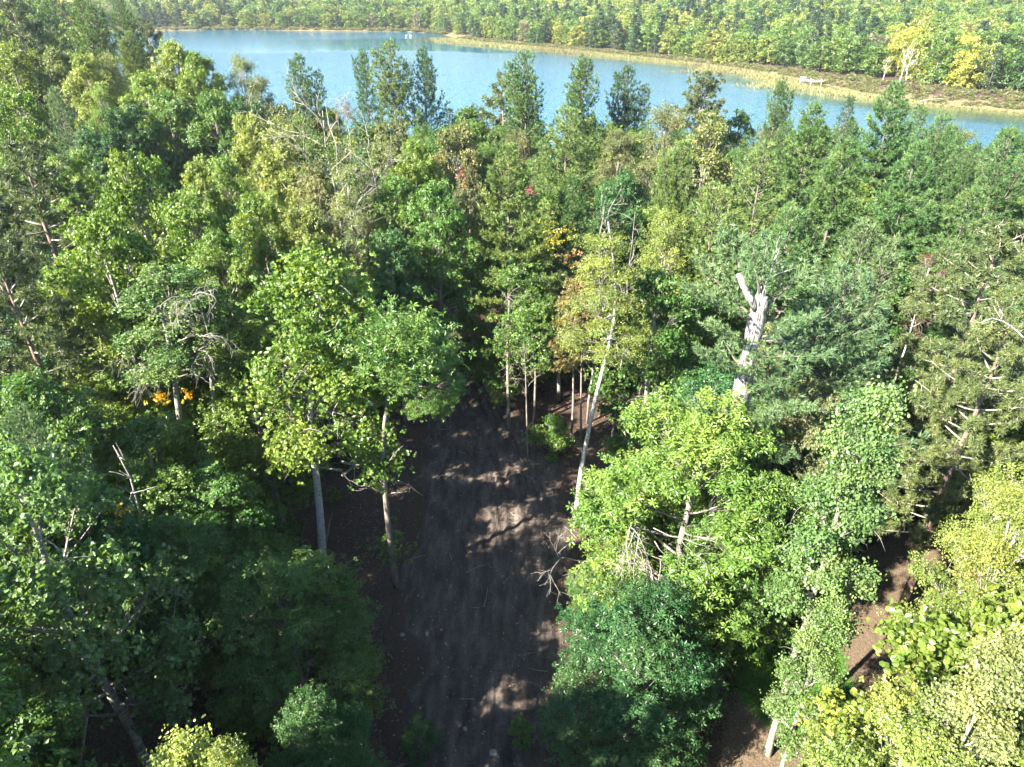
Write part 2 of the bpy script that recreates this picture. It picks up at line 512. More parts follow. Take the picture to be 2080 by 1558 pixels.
# ------------------------------------------------------------------ tubes and foliage
def tubes_mesh(name, lines, mat, sides=5):
    """lines: list of (points (n,3), radii (n,), optional sides); one mesh"""
    V = []; S = []; Lp = []; base = 0
    for ln in lines:
        p = np.asarray(ln[0], float); r = np.asarray(ln[1], float)
        k = ln[2] if len(ln) > 2 else sides
        n = len(p)
        t = np.gradient(p, axis=0)
        t = unit(t)
        ref = np.where(np.abs(t[:, 2:3]) > 0.9, np.array([[1.0, 0, 0]]), np.array([[0, 0, 1.0]]))
        a = unit(np.cross(t, ref)); b = np.cross(t, a)
        # keep the frame from twisting
        for i in range(1, n):
            ai = a[i - 1] - t[i] * np.dot(a[i - 1], t[i])
            a[i] = ai / (np.linalg.norm(ai) + 1e-9)
            b[i] = np.cross(t[i], a[i])
        th = np.linspace(0, 2 * np.pi, k, endpoint=False)
        ring = p[:, None, :] + r[:, None, None] * (a[:, None, :] * np.cos(th)[None, :, None] + b[:, None, :] * np.sin(th)[None, :, None])
        V.append(ring.reshape(-1, 3))
        i = np.arange((n - 1) * k); rr = i // k; c = i % k
        q = np.stack([base + rr * k + c, base + rr * k + (c + 1) % k, base + (rr + 1) * k + (c + 1) % k, base + (rr + 1) * k + c], 1)
        Lp.append(q.ravel()); S.append(np.full(len(i), 4))
        Lp.append(base + (n - 1) * k + np.arange(k)); S.append(np.array([k]))
        Lp.append(base + np.arange(k)[::-1]); S.append(np.array([k]))
        base += n * k
    return mesh_from(name, np.concatenate(V), np.concatenate(S), np.concatenate(Lp), mat, smooth=True)

def T_kites(n, rad0, tilt, width, seedv, length=1.0, jit=0.3):
    """n folded leaves radiating from one twig tip: vertices, triangles, leaf index per triangle"""
    r = np.random.default_rng(seedv)
    V = []; Fc = []; K = []
    for k in range(n):
        an = 2 * np.pi * (k + r.uniform(-jit, jit)) / n
        tl = tilt + r.uniform(-0.35, 0.35)
        l = length * r.uniform(0.75, 1.15)
        d = np.array([math.cos(an) * math.cos(tl), math.sin(an) * math.cos(tl), math.sin(tl)])
        s = np.array([-math.sin(an), math.cos(an), r.uniform(-0.4, 0.4)]); s /= np.linalg.norm(s)
        nn = np.cross(d, s)
        o = d * rad0
        b = len(V)
        V += [o, o + d * l * 0.5 + s * width * l + nn * 0.10 * l, o + d * l - nn * 0.06 * l, o + d * l * 0.5 - s * width * l + nn * 0.10 * l]
        Fc += [(b, b + 1, b + 2), (b, b + 2, b + 3)]
        K += [k, k]
    return np.array(V), np.array(Fc), np.array(K)

def T_round(n, seedv, spread=1.0):
    """n round leaves on stalks: each an oval of six corners"""
    r = np.random.default_rng(seedv)
    V = []; Fc = []; K = []
    for k in range(n):
        c = r.normal(0, 0.55, 3) * spread
        d = unit(r.normal(0, 1, 3) * np.array([1, 1, 0.6]) + np.array([0, 0, -0.2]))
        s = unit(np.cross(d, r.normal(0, 1, 3) * np.array([.5, .5, 1.5])))
        nn = np.cross(d, s)
        b = len(V)
        for q in range(6):
            a = q * np.pi / 3
            V.append(c + d * (math.cos(a) * 0.5) + s * (math.sin(a) * 0.47) + nn * (0.05 if q % 3 else -0.08))
        Fc += [(b, b + 1, b + 2), (b, b + 2, b + 3), (b, b + 3, b + 4), (b, b + 4, b + 5)]
        K += [k] * 4
    return np.array(V), np.array(Fc), np.array(K)

def T_needles(n, seedv, amin, amax, width):
    """a brush of needle bundles round a shoot"""
    r = np.random.default_rng(seedv)
    V = []; Fc = []; K = []
    for k in range(n):
        an = 2 * np.pi * k / n + r.uniform(-0.4, 0.4)
        el = r.uniform(amin, amax)            # angle away from the shoot
        d = np.array([math.cos(el), math.sin(el) * math.cos(an), math.sin(el) * math.sin(an)])
        s = unit(np.cross(d, r.normal(0, 1, 3)))
        l = r.uniform(0.75, 1.1)
        o = np.array([r.uniform(-0.35, 0.25), 0, 0])
        b = len(V)
        V += [o - s * width, o + s * width, o + d * l]
        Fc += [(b, b + 1, b + 2)]
        K += [k]
    return np.array(V), np.array(Fc), np.array(K)

TEMPL = {
    'oak': [T_kites(6, 0.12, -0.15, 0.20, s) for s in (1, 2, 3)],
    'maple': [T_kites(5, 0.15, -0.25, 0.34, s) for s in (4, 5, 6)],
    'birch': [T_kites(6, 0.35, -0.3, 0.30, s, length=0.62, jit=0.5) for s in (7, 8, 9)],
    'aspen': [T_round(5, s) for s in (10, 11, 12)],
    'aspenfine': [T_round(4, s, 1.25) for s in (13, 14, 15)],
    'pine': [T_needles(13, s, 0.15, 1.2, 0.085) for s in (16, 17, 18)],
    'redpine': [T_needles(15, s, 0.3, 1.5, 0.09) for s in (19, 20, 21)],
    'farleaf': [T_kites(3, 0.1, 0.0, 0.42, s) for s in (22, 23)],
    'blade': [T_kites(3, 0.0, 1.35, 0.05, s) for s in (24, 25)],
}

def foliage_mesh(name, pos, xdir, nrm, size, cv, style, mat, rng):
    pos = np.asarray(pos); n = len(pos)
    x = unit(np.asarray(xdir)); z = np.asarray(nrm)
    z = unit(z - x * np.sum(x * z, 1, keepdims=True)); y = np.cross(z, x)
    V = []; Lp = []; LV = []; CV = []; base = 0
    pick = rng.integers(0, len(TEMPL[style]), n)
    for ti, (tv, tf, tk) in enumerate(TEMPL[style]):
        m = np.where(pick == ti)[0]
        if len(m) == 0: continue
        s = size[m][:, None, None]
        v = pos[m][:, None, :] + s * (tv[None, :, 0:1] * x[m][:, None, :] + tv[None, :, 1:2] * y[m][:, None, :] + tv[None, :, 2:3] * z[m][:, None, :])
        V.append(v.reshape(-1, 3))
        f = tf[None] + (np.arange(len(m)) * len(tv))[:, None, None] + base
        Lp.append(f.reshape(-1))
        nl = tk.max() + 1
        lv = np.clip(0.5 * rng.random((len(m), 1)) + 0.5 * rng.random((len(m), nl)), 0, 1)
        LV.append(lv[:, tk].ravel())
        CV.append(np.repeat(cv[m], len(tf)))
        base += len(m) * len(tv)
    V = np.concatenate(V); Lp = np.concatenate(Lp)
    return mesh_from(name, V, np.full(len(Lp) // 3, 3), Lp, mat, {'lv': ('FACE', np.concatenate(LV)), 'cv': ('FACE', np.concatenate(CV))})

def bez(a, b, c, n):
    t = np.linspace(0, 1, n)[:, None]
    return (1 - t) ** 2 * a + 2 * t * (1 - t) * b + t * t * c

def broad_proto(seed, Hh=16.0, R=3.6, base=0.32, limbs=15, per_lobe=20, per_clump=11, leaf=0.17, style='maple', top=0.8, lobe=(0.30, 0.42),
                bark=None, bare=0, trunk_r=0.19, shape='dome', fork=None, clump_s=0.26, open_=0.0, droopy=0.0):
    """a leafy tree: trunk, limbs that each end in a lobe, lobes made of tufts, tufts made of leaf clusters"""
    rng = np.random.default_rng(seed)
    # trunk
    n = 12
    hs = np.linspace(0, Hh * 0.93, n)
    wx = np.cumsum(rng.normal(0, 0.07, n)); wy = np.cumsum(rng.normal(0, 0.07, n)); wx -= wx[0]; wy -= wy[0]
    tp = np.stack([wx, wy, hs], 1)
    trad = trunk_r * (1 - hs / Hh) ** 0.7 + 0.02
    trad[0] *= 1.35
    trunk = [(tp, trad, 8)]
    limbs_l = []
    pos = []; dirs = []; nr = []; cvs = []; sz = []
    ts = base + (1 - base) * (np.arange(limbs) + rng.uniform(0, 0.8, limbs)) / limbs
    az = rng.uniform(0, 6.28)
    for i, t in enumerate(ts):
        az += 2.4 + rng.uniform(-0.35, 0.35)
        tt = (t - base) / (1 - base)
        if shape == 'dome':
            env = math.sqrt(max(0.03, 1 - (tt * 1.02) ** 2.4)) * (0.78 + 0.22 * min(1, tt * 3))
        elif shape == 'spire':
            env = (1 - tt) ** 0.75 * 0.92 + 0.10
        else:   # vase
            env = (0.45 + 0.75 * tt) * math.sqrt(max(0.05, 1 - tt ** 5))
        L_ = R * env * rng.uniform(0.72, 1.12)
        z_att = Hh * 0.93 * (base * 0.8 + (t - base * 0.8) * 0.80)
        p0 = np.array([np.interp(z_att, hs, tp[:, 0]), np.interp(z_att, hs, tp[:, 1]), z_att])
        zc = Hh * (t * 0.97) + rng.uniform(-0.2, 0.25)
        hd = np.array([math.cos(az), math.sin(az), 0])
        c = np.array([p0[0], p0[1], 0]) + hd * L_ * 0.78 + np.array([0, 0, min(zc, Hh * 0.955)])
        lr = R * rng.uniform(*lobe) * (0.72 + 0.28 * env)
        mid = p0 * 0.5 + c * 0.5 + np.array([0, 0, -0.12 * L_]) + rng.normal(0, 0.12, 3)
        r0 = max(0.025, np.interp(z_att, hs, trad) * 0.5)
        lp = bez(p0, mid, c, 6)
        limbs_l.append((lp, np.linspace(r0, 0.02, 6), 5))
        nc = max(4, int(per_lobe * rng.uniform(0.75, 1.25)))
        d = unit(rng.normal(0, 1, (nc, 3)) + hd * 0.35 + np.array([0, 0, 0.35]))
        rad = lr * rng.uniform(0.45, 1.08, (nc, 1))
        cp = c + d * rad * np.array([1, 1, 0.8])
        cvl = rng.random()
        for j in range(nc):
            if rng.random() < open_:
                continue
            k = max(3, int(per_clump * rng.uniform(0.6, 1.4)))
            s = clump_s * rng.uniform(0.75, 1.3)
            q = cp[j] + rng.normal(0, 1, (k, 3)) * s * np.array([1, 1, 0.62])
            pos.append(q)
            out = unit(q - (c - np.array([0, 0, lr * 0.3])))
            nr.append(unit(out * 0.55 + rng.normal(0, 0.42, (k, 3)) + np.array([0, 0, 0.62 - droopy])))
            dirs.append(unit(rng.normal(0, 1, (k, 3))))
            cvs.append(np.full(k, np.clip(0.55 * cvl + 0.45 * rng.random(), 0, 1)))
            sz.append(leaf * rng.uniform(0.75, 1.25, k))
            a = lp[rng.integers(2, 6)]
            m2 = (a + cp[j]) / 2 + rng.normal(0, 0.1, 3) + np.array([0, 0, -0.06])
            if j % 2 == 0:
                limbs_l.append((bez(a, m2, cp[j], 4), np.array([0.022, 0.016, 0.011, 0.006]), 3))
        for b_ in range(bare):
            # crooked leafless twigs that curl down off the limb
            a = lp[rng.integers(1, 6)]
            dd = unit(rng.normal(0, 1, 3) + hd * 0.8 + np.array([0, 0, 0.2]))
            pts = [a]; cur = a.copy(); st = rng.uniform(0.18, 0.32)
            for q_ in range(7):
                dd = unit(dd + rng.normal(0, 0.25, 3) + np.array([0, 0, -0.16]))
                cur = cur + dd * st; pts.append(cur.copy())
            limbs_l.append((np.array(pts), np.linspace(0.028, 0.006, 8), 3))
    pos = np.concatenate(pos); dirs = np.concatenate(dirs); nr = np.concatenate(nr); cvs = np.concatenate(cvs); sz = np.concatenate(sz)
    nm = style
    crown = foliage_mesh(nm + '_crown', pos, dirs, nr, sz, cvs, style, M_LEAF, rng)
    return dict(trunk=tubes_mesh(nm + '_trunk', trunk, bark), branches=tubes_mesh(nm + '_branches', limbs_l, M_TWIG if bark in (M_BIRCH, M_ASPEN) else bark),
                crown=crown, H=float(Hh), R=float(R))

def pine_proto(seed, Hh=18.0, R=3.2, base=0.2, step=0.8, style='pine', needle=0.21, up=0.25, ragged=0.3, bark=None, trunk_r=0.22, tops=1, dens=1.0, tuft_gap=0.19):
    """a pine: whorls of boughs, side shoots, brushes of needles"""
    rng = np.random.default_rng(seed)
    bark = bark or M_PINEBARK
    n = 12
    hs = np.linspace(0, Hh, n)
    wx = np.cumsum(rng.normal(0, 0.035, n)); wy = np.cumsum(rng.normal(0, 0.035, n)); wx -= wx[0]; wy -= wy[0]
    tp = np.stack([wx, wy, hs], 1); trad = trunk_r * (1 - hs / Hh) ** 0.8 + 0.015; trad[0] *= 1.3
    trunk = [(tp, trad, 8)]
    leaders = [(tp, Hh)]
    for q in range(tops - 1):       # extra leaders that split off high up
        z0 = Hh * rng.uniform(0.55, 0.7); a = rng.uniform(0, 6.28); ln = Hh * rng.uniform(0.93, 0.99) - z0
        p0 = np.array([np.interp(z0, hs, wx), np.interp(z0, hs, wy), z0])
        e = p0 + np.array([math.cos(a) * ln * 0.35, math.sin(a) * ln * 0.35, ln])
        lp = bez(p0, p0 + np.array([math.cos(a) * ln * 0.28, math.sin(a) * ln * 0.28, ln * 0.4]), e, 7)
        trunk.append((lp, np.linspace(np.interp(z0, hs, trad) * 0.75, 0.015, 7), 6))
        leaders.append((lp, None))
    boughs = []; P_ = []; D_ = []; CV = []; SZ = []
    for li, (lp, full) in enumerate(leaders):
        zlo = Hh * base if li == 0 else lp[0, 2] + 0.4
        zhi = lp[-1, 2]
        z = zlo
        azo = rng.uniform(0, 6.28)
        while z < zhi - 0.05:
            t = (z - Hh * base) / (Hh * (1 - base))
            k = rng.integers(5, 8)
            azo += rng.uniform(0.4, 1.2)
            for b in range(k):
                a = azo + b * 2 * np.pi / k + rng.uniform(-0.35, 0.35)
                env = R * (max(0.0, 1 - t ** 1.35) ** 0.8 * 0.92 + 0.10) * (0.6 + 0.4 * min(1, t * 4 + 0.3))
                if li: env *= 0.62
                L_ = max(0.28, env * rng.uniform(1 - ragged, 1 + ragged * 0.6))
                if style == 'pine' and rng.random() < 0.08: continue
                p0 = np.array([np.interp(z, lp[:, 2], lp[:, 0]), np.interp(z, lp[:, 2], lp[:, 1]), z])
                el = up * 0.4 + t * t * 0.9 + rng.uniform(-0.12, 0.15)
                h = np.array([math.cos(a), math.sin(a), 0])
                e = p0 + h * L_ * math.cos(el) + np.array([0, 0, L_ * math.sin(el) + L_ * up * 0.5])
                m = p0 + h * L_ * 0.55 * math.cos(el) + np.array([0, 0, L_ * 0.5 * math.sin(el) - 0.08 * L_])
                bp = bez(p0, m, e, 6)
                boughs.append((bp, np.linspace(0.045 if L_ > 1 else 0.025, 0.008, 6), 4))
                side = np.array([-h[1], h[0], 0])
                cvb = rng.random()
                # shoots along the bough
                ns = max(3, int(L_ / 0.21 * dens))
                for s_ in range(ns):
                    u = 0.22 + 0.78 * (s_ + rng.uniform(0, 1)) / ns
                    o = (1 - u) ** 2 * p0 + 2 * u * (1 - u) * m + u * u * e
                    sg = 1 if (s_ % 2) else -1
                    sl = L_ * 0.46 * (1.08 - u) * rng.uniform(0.6, 1.2) + 0.20
                    dr = unit(h * rng.uniform(0.6, 1.1) + side * sg * rng.uniform(0.5, 1.0) + np.array([0, 0, up * 0.35 + t * 0.4 + rng.uniform(-0.08, 0.16)]))
                    nt_ = max(1, int(sl / tuft_gap))
                    for q in range(nt_):
                        f = (q + 1) / nt_
                        P_.append(o + dr * sl * f + rng.normal(0, 0.10, 3)); D_.append(dr + np.array([0, 0, 0.35]) + rng.normal(0, 0.22, 3))
                        CV.append(0.6 * cvb + 0.4 * rng.random()); SZ.append(needle * rng.uniform(0.8, 1.2))
                for q in range(2):
                    P_.append(e + rng.normal(0, 0.06, 3)); D_.append(unit(e - m) + np.array([0, 0, 0.5]) + rng.normal(0, 0.2, 3)); CV.append(cvb); SZ.append(needle)
            z += step * (1 - 0.45 * t) * rng.uniform(0.85, 1.15)
        for q in range(4):
            P_.append(lp[-1] + np.array([0, 0, -0.15 * q])); D_.append(np.array([0, 0, 1.0]) + rng.normal(0, 0.1, 3)); CV.append(0.5); SZ.append(needle)
    pos = np.array(P_); n = len(pos)
    crown = foliage_mesh(style + '_crown', pos, np.array(D_), rng.normal(0, 1, (n, 3)), np.array(SZ), np.array(CV), style, M_NEEDLE, rng)
    return dict(trunk=tubes_mesh(style + '_trunk', trunk, bark), branches=tubes_mesh(style + '_boughs', boughs, bark), crown=crown, H=float(Hh), R=float(R))

def redpine_proto(seed, Hh=18.0, R=3.4, base=0.3, n_b=46, needle=0.26):
    """a red pine: bare-based crooked boughs that end in rounded balls of needle brushes"""
    rng = np.random.default_rng(seed)
    n = 12
    hs = np.linspace(0, Hh * 0.97, n)
    wx = np.cumsum(rng.normal(0, 0.06, n)); wy = np.cumsum(rng.normal(0, 0.06, n)); wx -= wx[0]; wy -= wy[0]
    tp = np.stack([wx, wy, hs], 1); trad = 0.24 * (1 - hs / Hh) ** 0.75 + 0.02; trad[0] *= 1.3
    boughs = []; P_ = []; D_ = []; CV = []; SZ = []
    az = 0
    for i in range(n_b):
        t = (i + rng.random()) / n_b
        az += 2.4 + rng.uniform(-0.3, 0.3)
        z = Hh * (base + (0.97 - base) * t)
        L_ = R * (math.sqrt(max(0.02, 1 - t ** 2.2)) * 0.95) * rng.uniform(0.55, 1.12) + 0.35
        p0 = np.array([np.interp(z, hs, wx), np.interp(z, hs, wy), min(z, Hh * 0.96)])
        el = 0.05 + 0.75 * t * t + rng.uniform(-0.2, 0.2)
        h = np.array([math.cos(az), math.sin(az), 0])
        e = p0 + h * L_ * math.cos(el) + np.array([0, 0, L_ * math.sin(el)])
        m = (p0 + e) / 2 + np.array([0, 0, -0.1 * L_]) + rng.normal(0, 0.15, 3)
        boughs.append((bez(p0, m, e, 6), np.linspace(0.055, 0.015, 6), 4))
        nb = max(2, int(L_ / 0.42))
        for b in range(nb):
            u = 0.35 + 0.65 * (b + rng.random()) / nb
            o = (1 - u) ** 2 * p0 + 2 * u * (1 - u) * m + u * u * e
            c = o + unit(rng.normal(0, 1, 3) + h * 0.6 + np.array([0, 0, 0.55])) * rng.uniform(0.1, 0.6)
            boughs.append((bez(o, (o + c) / 2 + np.array([0, 0, -0.05]), c, 3), np.array([0.02, 0.014, 0.01]), 3))
            k = rng.integers(11, 18); rr = rng.uniform(0.26, 0.42)
            d = unit(rng.normal(0, 1, (k, 3)) + np.array([0, 0, 0.55]))
            cvb = rng.random()
            for q in range(k):
                P_.append(c + d[q] * rr * rng.uniform(0.3, 1.0)); D_.append(d[q] + rng.normal(0, 0.15, 3)); CV.append(0.7 * cvb + 0.3 * rng.random()); SZ.append(needle * rng.uniform(0.8, 1.15))
    pos = np.array(P_); n = len(pos)
    crown = foliage_mesh('redpine_crown', pos, np.array(D_), rng.normal(0, 1, (n, 3)), np.array(SZ), np.array(CV), 'redpine', M_NEEDLE, rng)
    return dict(trunk=tubes_mesh('redpine_trunk', [(tp, trad, 8)], M_REDBARK), branches=tubes_mesh('redpine_boughs', boughs, M_TWIG), crown=crown, H=float(Hh), R=float(R))

def dead_lines(rng, p, d, L_, r, lvl, droop=0.0, crook=0.22, out=None):
    """recursive bare branching"""
    out = [] if out is None else out
    n = 7; pts = [p]; cur = np.array(p, float); dd = unit(np.array(d, float))
    for k in range(n - 1):
        dd = unit(dd + rng.normal(0, crook, 3) + np.array([0, 0, -droop]))
        cur = cur + dd * L_ / (n - 1); pts.append(cur.copy())
    pts = np.array(pts)
    out.append((pts, np.linspace(r, max(0.006, r * 0.35), n), 6 if r > 0.05 else 4 if r > 0.02 else 3))
    if lvl > 0:
        for k in range(rng.integers(3, 6)):
            i = rng.integers(2, n)
            nd = unit(dd + rng.normal(0, 0.65, 3) + np.array([0, 0, -droop]))
            dead_lines(rng, pts[i], nd, L_ * rng.uniform(0.4, 0.7), r * 0.5, lvl - 1, droop, crook, out)
    return out

def far_proto(seed, Hh=12.0, R=3.0, base=0.1, lobes=13, per=26, leaf=0.55, mat=None, conifer=False):
    rng = np.random.default_rng(seed)
    P_ = []; Nn = []; CV = []; SZ = []
    for i in range(lobes):
        t = base + (0.95 - base) * (i + rng.random() * 0.7) / lobes
        a = i * 2.4 + rng.uniform(-0.4, 0.4)
        env = (1 - t) ** 0.8 if conifer else math.sqrt(max(0.04, 1 - ((t - 0.35) / 0.68) ** 2 if t > 0.35 else 0.92))
        c = np.array([math.cos(a) * R * 0.6 * env, math.sin(a) * R * 0.6 * env, Hh * t])
        lr = R * (0.30 if conifer else rng.uniform(0.36, 0.52)) * (0.5 + 0.5 * env)
        d = unit(rng.normal(0, 1, (per, 3)) + np.array([0, 0, 0.3]))
        q = c + d * lr * rng.uniform(0.6, 1.1, (per, 1)) * np.array([1, 1, 0.45 if conifer else 0.8])
        P_.append(q); Nn.append(unit(d + rng.normal(0, 0.5, (per, 3)) + np.array([0, 0, 0.3])))
        CV.append(np.clip(0.5 * rng.random() + 0.5 * rng.random(per), 0, 1)); SZ.append(leaf * rng.uniform(0.7, 1.3, per))
    pos = np.concatenate(P_); n = len(pos)
    crown = foliage_mesh('distant_crown', pos, rng.normal(0, 1, (n, 3)), np.concatenate(Nn), np.concatenate(SZ), np.concatenate(CV), 'farleaf', mat or M_FAR, rng)
    tp = np.array([[0, 0, 0], [rng.normal(0, .15), 0, Hh * 0.45], [0, rng.normal(0, .15), Hh * 0.9]])
    trunk = tubes_mesh('distant_trunk', [(tp, np.array([0.16, 0.11, 0.04]), 5)], M_PINEBARK if conifer else M_TWIG)
    return dict(trunk=trunk, branches=None, crown=crown, H=float(Hh), R=float(R))

PR = {
    'maple': [broad_proto(s, style='maple', bark=M_OAK, limbs=22, per_lobe=25, per_clump=15, leaf=0.165) for s in (11, 12, 13)],
    'aspen': [broad_proto(s, style='aspen', bark=M_ASPEN, limbs=20, per_lobe=22, per_clump=12, leaf=0.142, R=3.3, bare=2, clump_s=0.27, open_=0.08) for s in (21, 22, 23)],
    'oak': [broad_proto(s, style='oak', bark=M_OAK, limbs=24, per_lobe=24, per_clump=14, leaf=0.20, R=4.2, base=0.2, Hh=14.0) for s in (31, 32, 33)],
    'birch': [broad_proto(s, style='birch', bark=M_ASPEN, limbs=21, per_lobe=20, per_clump=12, leaf=0.18, R=2.9, shape='spire', bare=1, open_=0.05) for s in (41, 42)],
    'sparse': [broad_proto(51, style='birch', bark=M_BIRCH, limbs=16, per_lobe=15, per_clump=8, leaf=0.17, R=2.9, bare=7, open_=0.3, shape='vase')],
    'wpine': [pine_proto(61, R=4.8, needle=0.30, Hh=17, step=1.25), pine_proto(62, tops=2, R=4.6, needle=0.30, Hh=17, step=1.15), pine_proto(63, R=5.2, step=1.3, tops=2, needle=0.30, Hh=18), pine_proto(64, R=4.6, base=0.12, tops=3, needle=0.29, Hh=16, step=1.15)],
    'hpine': [pine_proto(67, R=5.2, needle=0.33, Hh=18, step=1.35, ragged=0.22, tuft_gap=0.16, dens=1.15, base=0.1, up=0.12)],
    'opine': [pine_proto(65, R=4.0, needle=0.30, Hh=17, step=1.35, tops=3, ragged=0.5, up=0.55, base=0.3), pine_proto(66, R=4.2, needle=0.30, Hh=17, step=1.35, tops=2, ragged=0.5, up=0.6, base=0.25)],
    'rpine': [redpine_proto(71, n_b=56), redpine_proto(72, n_b=62, R=3.8)],
    'spruce': [pine_proto(81, R=2.2, step=0.5, up=0.05, needle=0.2, ragged=0.2, tuft_gap=0.32)],
    'sapling': [broad_proto(91, Hh=6.0, R=1.7, limbs=12, per_lobe=12, per_clump=9, leaf=0.16, style='maple', bark=M_OAK, trunk_r=0.07, base=0.15, clump_s=0.2),
                broad_proto(92, Hh=6.0, R=1.9, limbs=12, per_lobe=12, per_clump=9, leaf=0.18, style='oak', bark=M_OAK, trunk_r=0.07, base=0.1, clump_s=0.2)],
    'fineaspen': [broad_proto(95, Hh=15.0, R=2.6, limbs=19, per_lobe=26, per_clump=13, leaf=0.125, style='aspenfine', bark=M_ASPEN, bare=2, base=0.25, clump_s=0.26, shape='spire', open_=0.1)],
    'finemaple': [broad_proto(96, Hh=15.0, R=2.6, limbs=22, per_lobe=34, per_clump=14, leaf=0.095, style='maple', bark=M_OAK, base=0.35, clump_s=0.22, shape='dome')],
}
tris = sum(len(p[k].loops) // 3 for L_ in PR.values() for p in L_ for k in ('trunk', 'branches', 'crown') if p[k])
print('PROTO TRIS', tris)

COLR = {   # leaf colours, linear
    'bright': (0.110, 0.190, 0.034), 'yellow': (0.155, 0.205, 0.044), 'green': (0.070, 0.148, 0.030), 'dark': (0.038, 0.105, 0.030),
    'pale': (0.155, 0.195, 0.070), 'olive': (0.118, 0.138, 0.052), 'round': (0.100, 0.175, 0.052), 'orange': (0.17, 0.150, 0.045), 'red': (0.13, 0.075, 0.042),
    'wp': (0.058, 0.122, 0.032), 'wpb': (0.082, 0.142, 0.056), 'wpy': (0.102, 0.160, 0.038), 'wpd': (0.036, 0.084, 0.030), 'rp': (0.072, 0.100, 0.034),
    'rpo': (0.078, 0.112, 0.038), 'tan': (0.17, 0.14, 0.07),
}
NAME = {'opine': 'white_pine', 'hpine': 'white_pine', 'maple': 'maple_tree', 'aspen': 'aspen_tree', 'oak': 'oak_tree', 'birch': 'birch_tree', 'sparse': 'birch_tree', 'wpine': 'white_pine',
        'rpine': 'red_pine', 'spruce': 'spruce_tree', 'sapling': 'sapling', 'fineaspen': 'aspen_tree', 'finemaple': 'maple_tree'}
CAT = {'opine': 'pine tree', 'hpine': 'pine tree', 'wpine': 'pine tree', 'rpine': 'pine tree', 'spruce': 'spruce tree', 'sapling': 'sapling'}
_cnt = {}
TREES = []

def place(kind, x, y, ztop, R, label, col, group=None, rot=None, trunk=True, var=None, lean=(0, 0), zbase=None):
    protos = PR[kind]
    i = _cnt.get(kind, 0); _cnt[kind] = i + 1
    p = protos[(i if var is None else var) % len(protos)]
    z0 = tz(x, y) - 0.08 if zbase is None else zbase
    rng = np.random.default_rng(int(abs(x * 131 + y * 977)) + 5)
    e = link(NAME[kind], None)
    e.empty_display_size = 0.5
    tag(e, label, CAT.get(kind, 'tree'), group)
    e.location = (x, y, z0)
    if kind not in ('sapling', 'fineaspen', 'finemaple'):
        R = R * ((1.5 if y < 76 else 1.28) if kind == 'wpine' else 1.2)
    s = R / p['R']
    szt = (ztop - z0) / p['H']
    sc_ = min(max(szt, s * 0.8), s * (1.45 if kind in ('wpine', 'opine', 'hpine', 'rpine', 'spruce') else 1.25))
    e.rotation_euler = (lean[0], lean[1], rng.uniform(0, 6.28) if rot is None else rot)
    c = COLR[col] if isinstance(col, str) else col
    j = rng.uniform(0.88, 1.12); jj = rng.uniform(0.93, 1.07)
    cc = (c[0] * j * jj, c[1] * j, c[2] * j / jj, 1)
    if trunk:
        tk = link('trunk', p['trunk'], e)
        tk.scale = (s, s, szt if sc_ <= szt else sc_)
        if sc_ > szt: tk.location = (0, 0, (ztop - z0) - p['H'] * sc_)
    b = link('branches', p['branches'], e)
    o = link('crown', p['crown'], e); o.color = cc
    for q in (b, o):
        q.scale = (s, s, sc_)
        q.location = (0, 0, (ztop - z0) - p['H'] * sc_)
    o['kind'] = 'stuff'
    b['kind'] = 'stuff'
    TREES.append((x, y, R, ztop))
    return e

def tree(kind, px, py, Y, wpx, label, col, **kw):
    p = at(px, py, Y)
    R = wpx / F * depth_of(p)
    return place(kind, p[0], p[1], p[2], R, label, col, **kw)

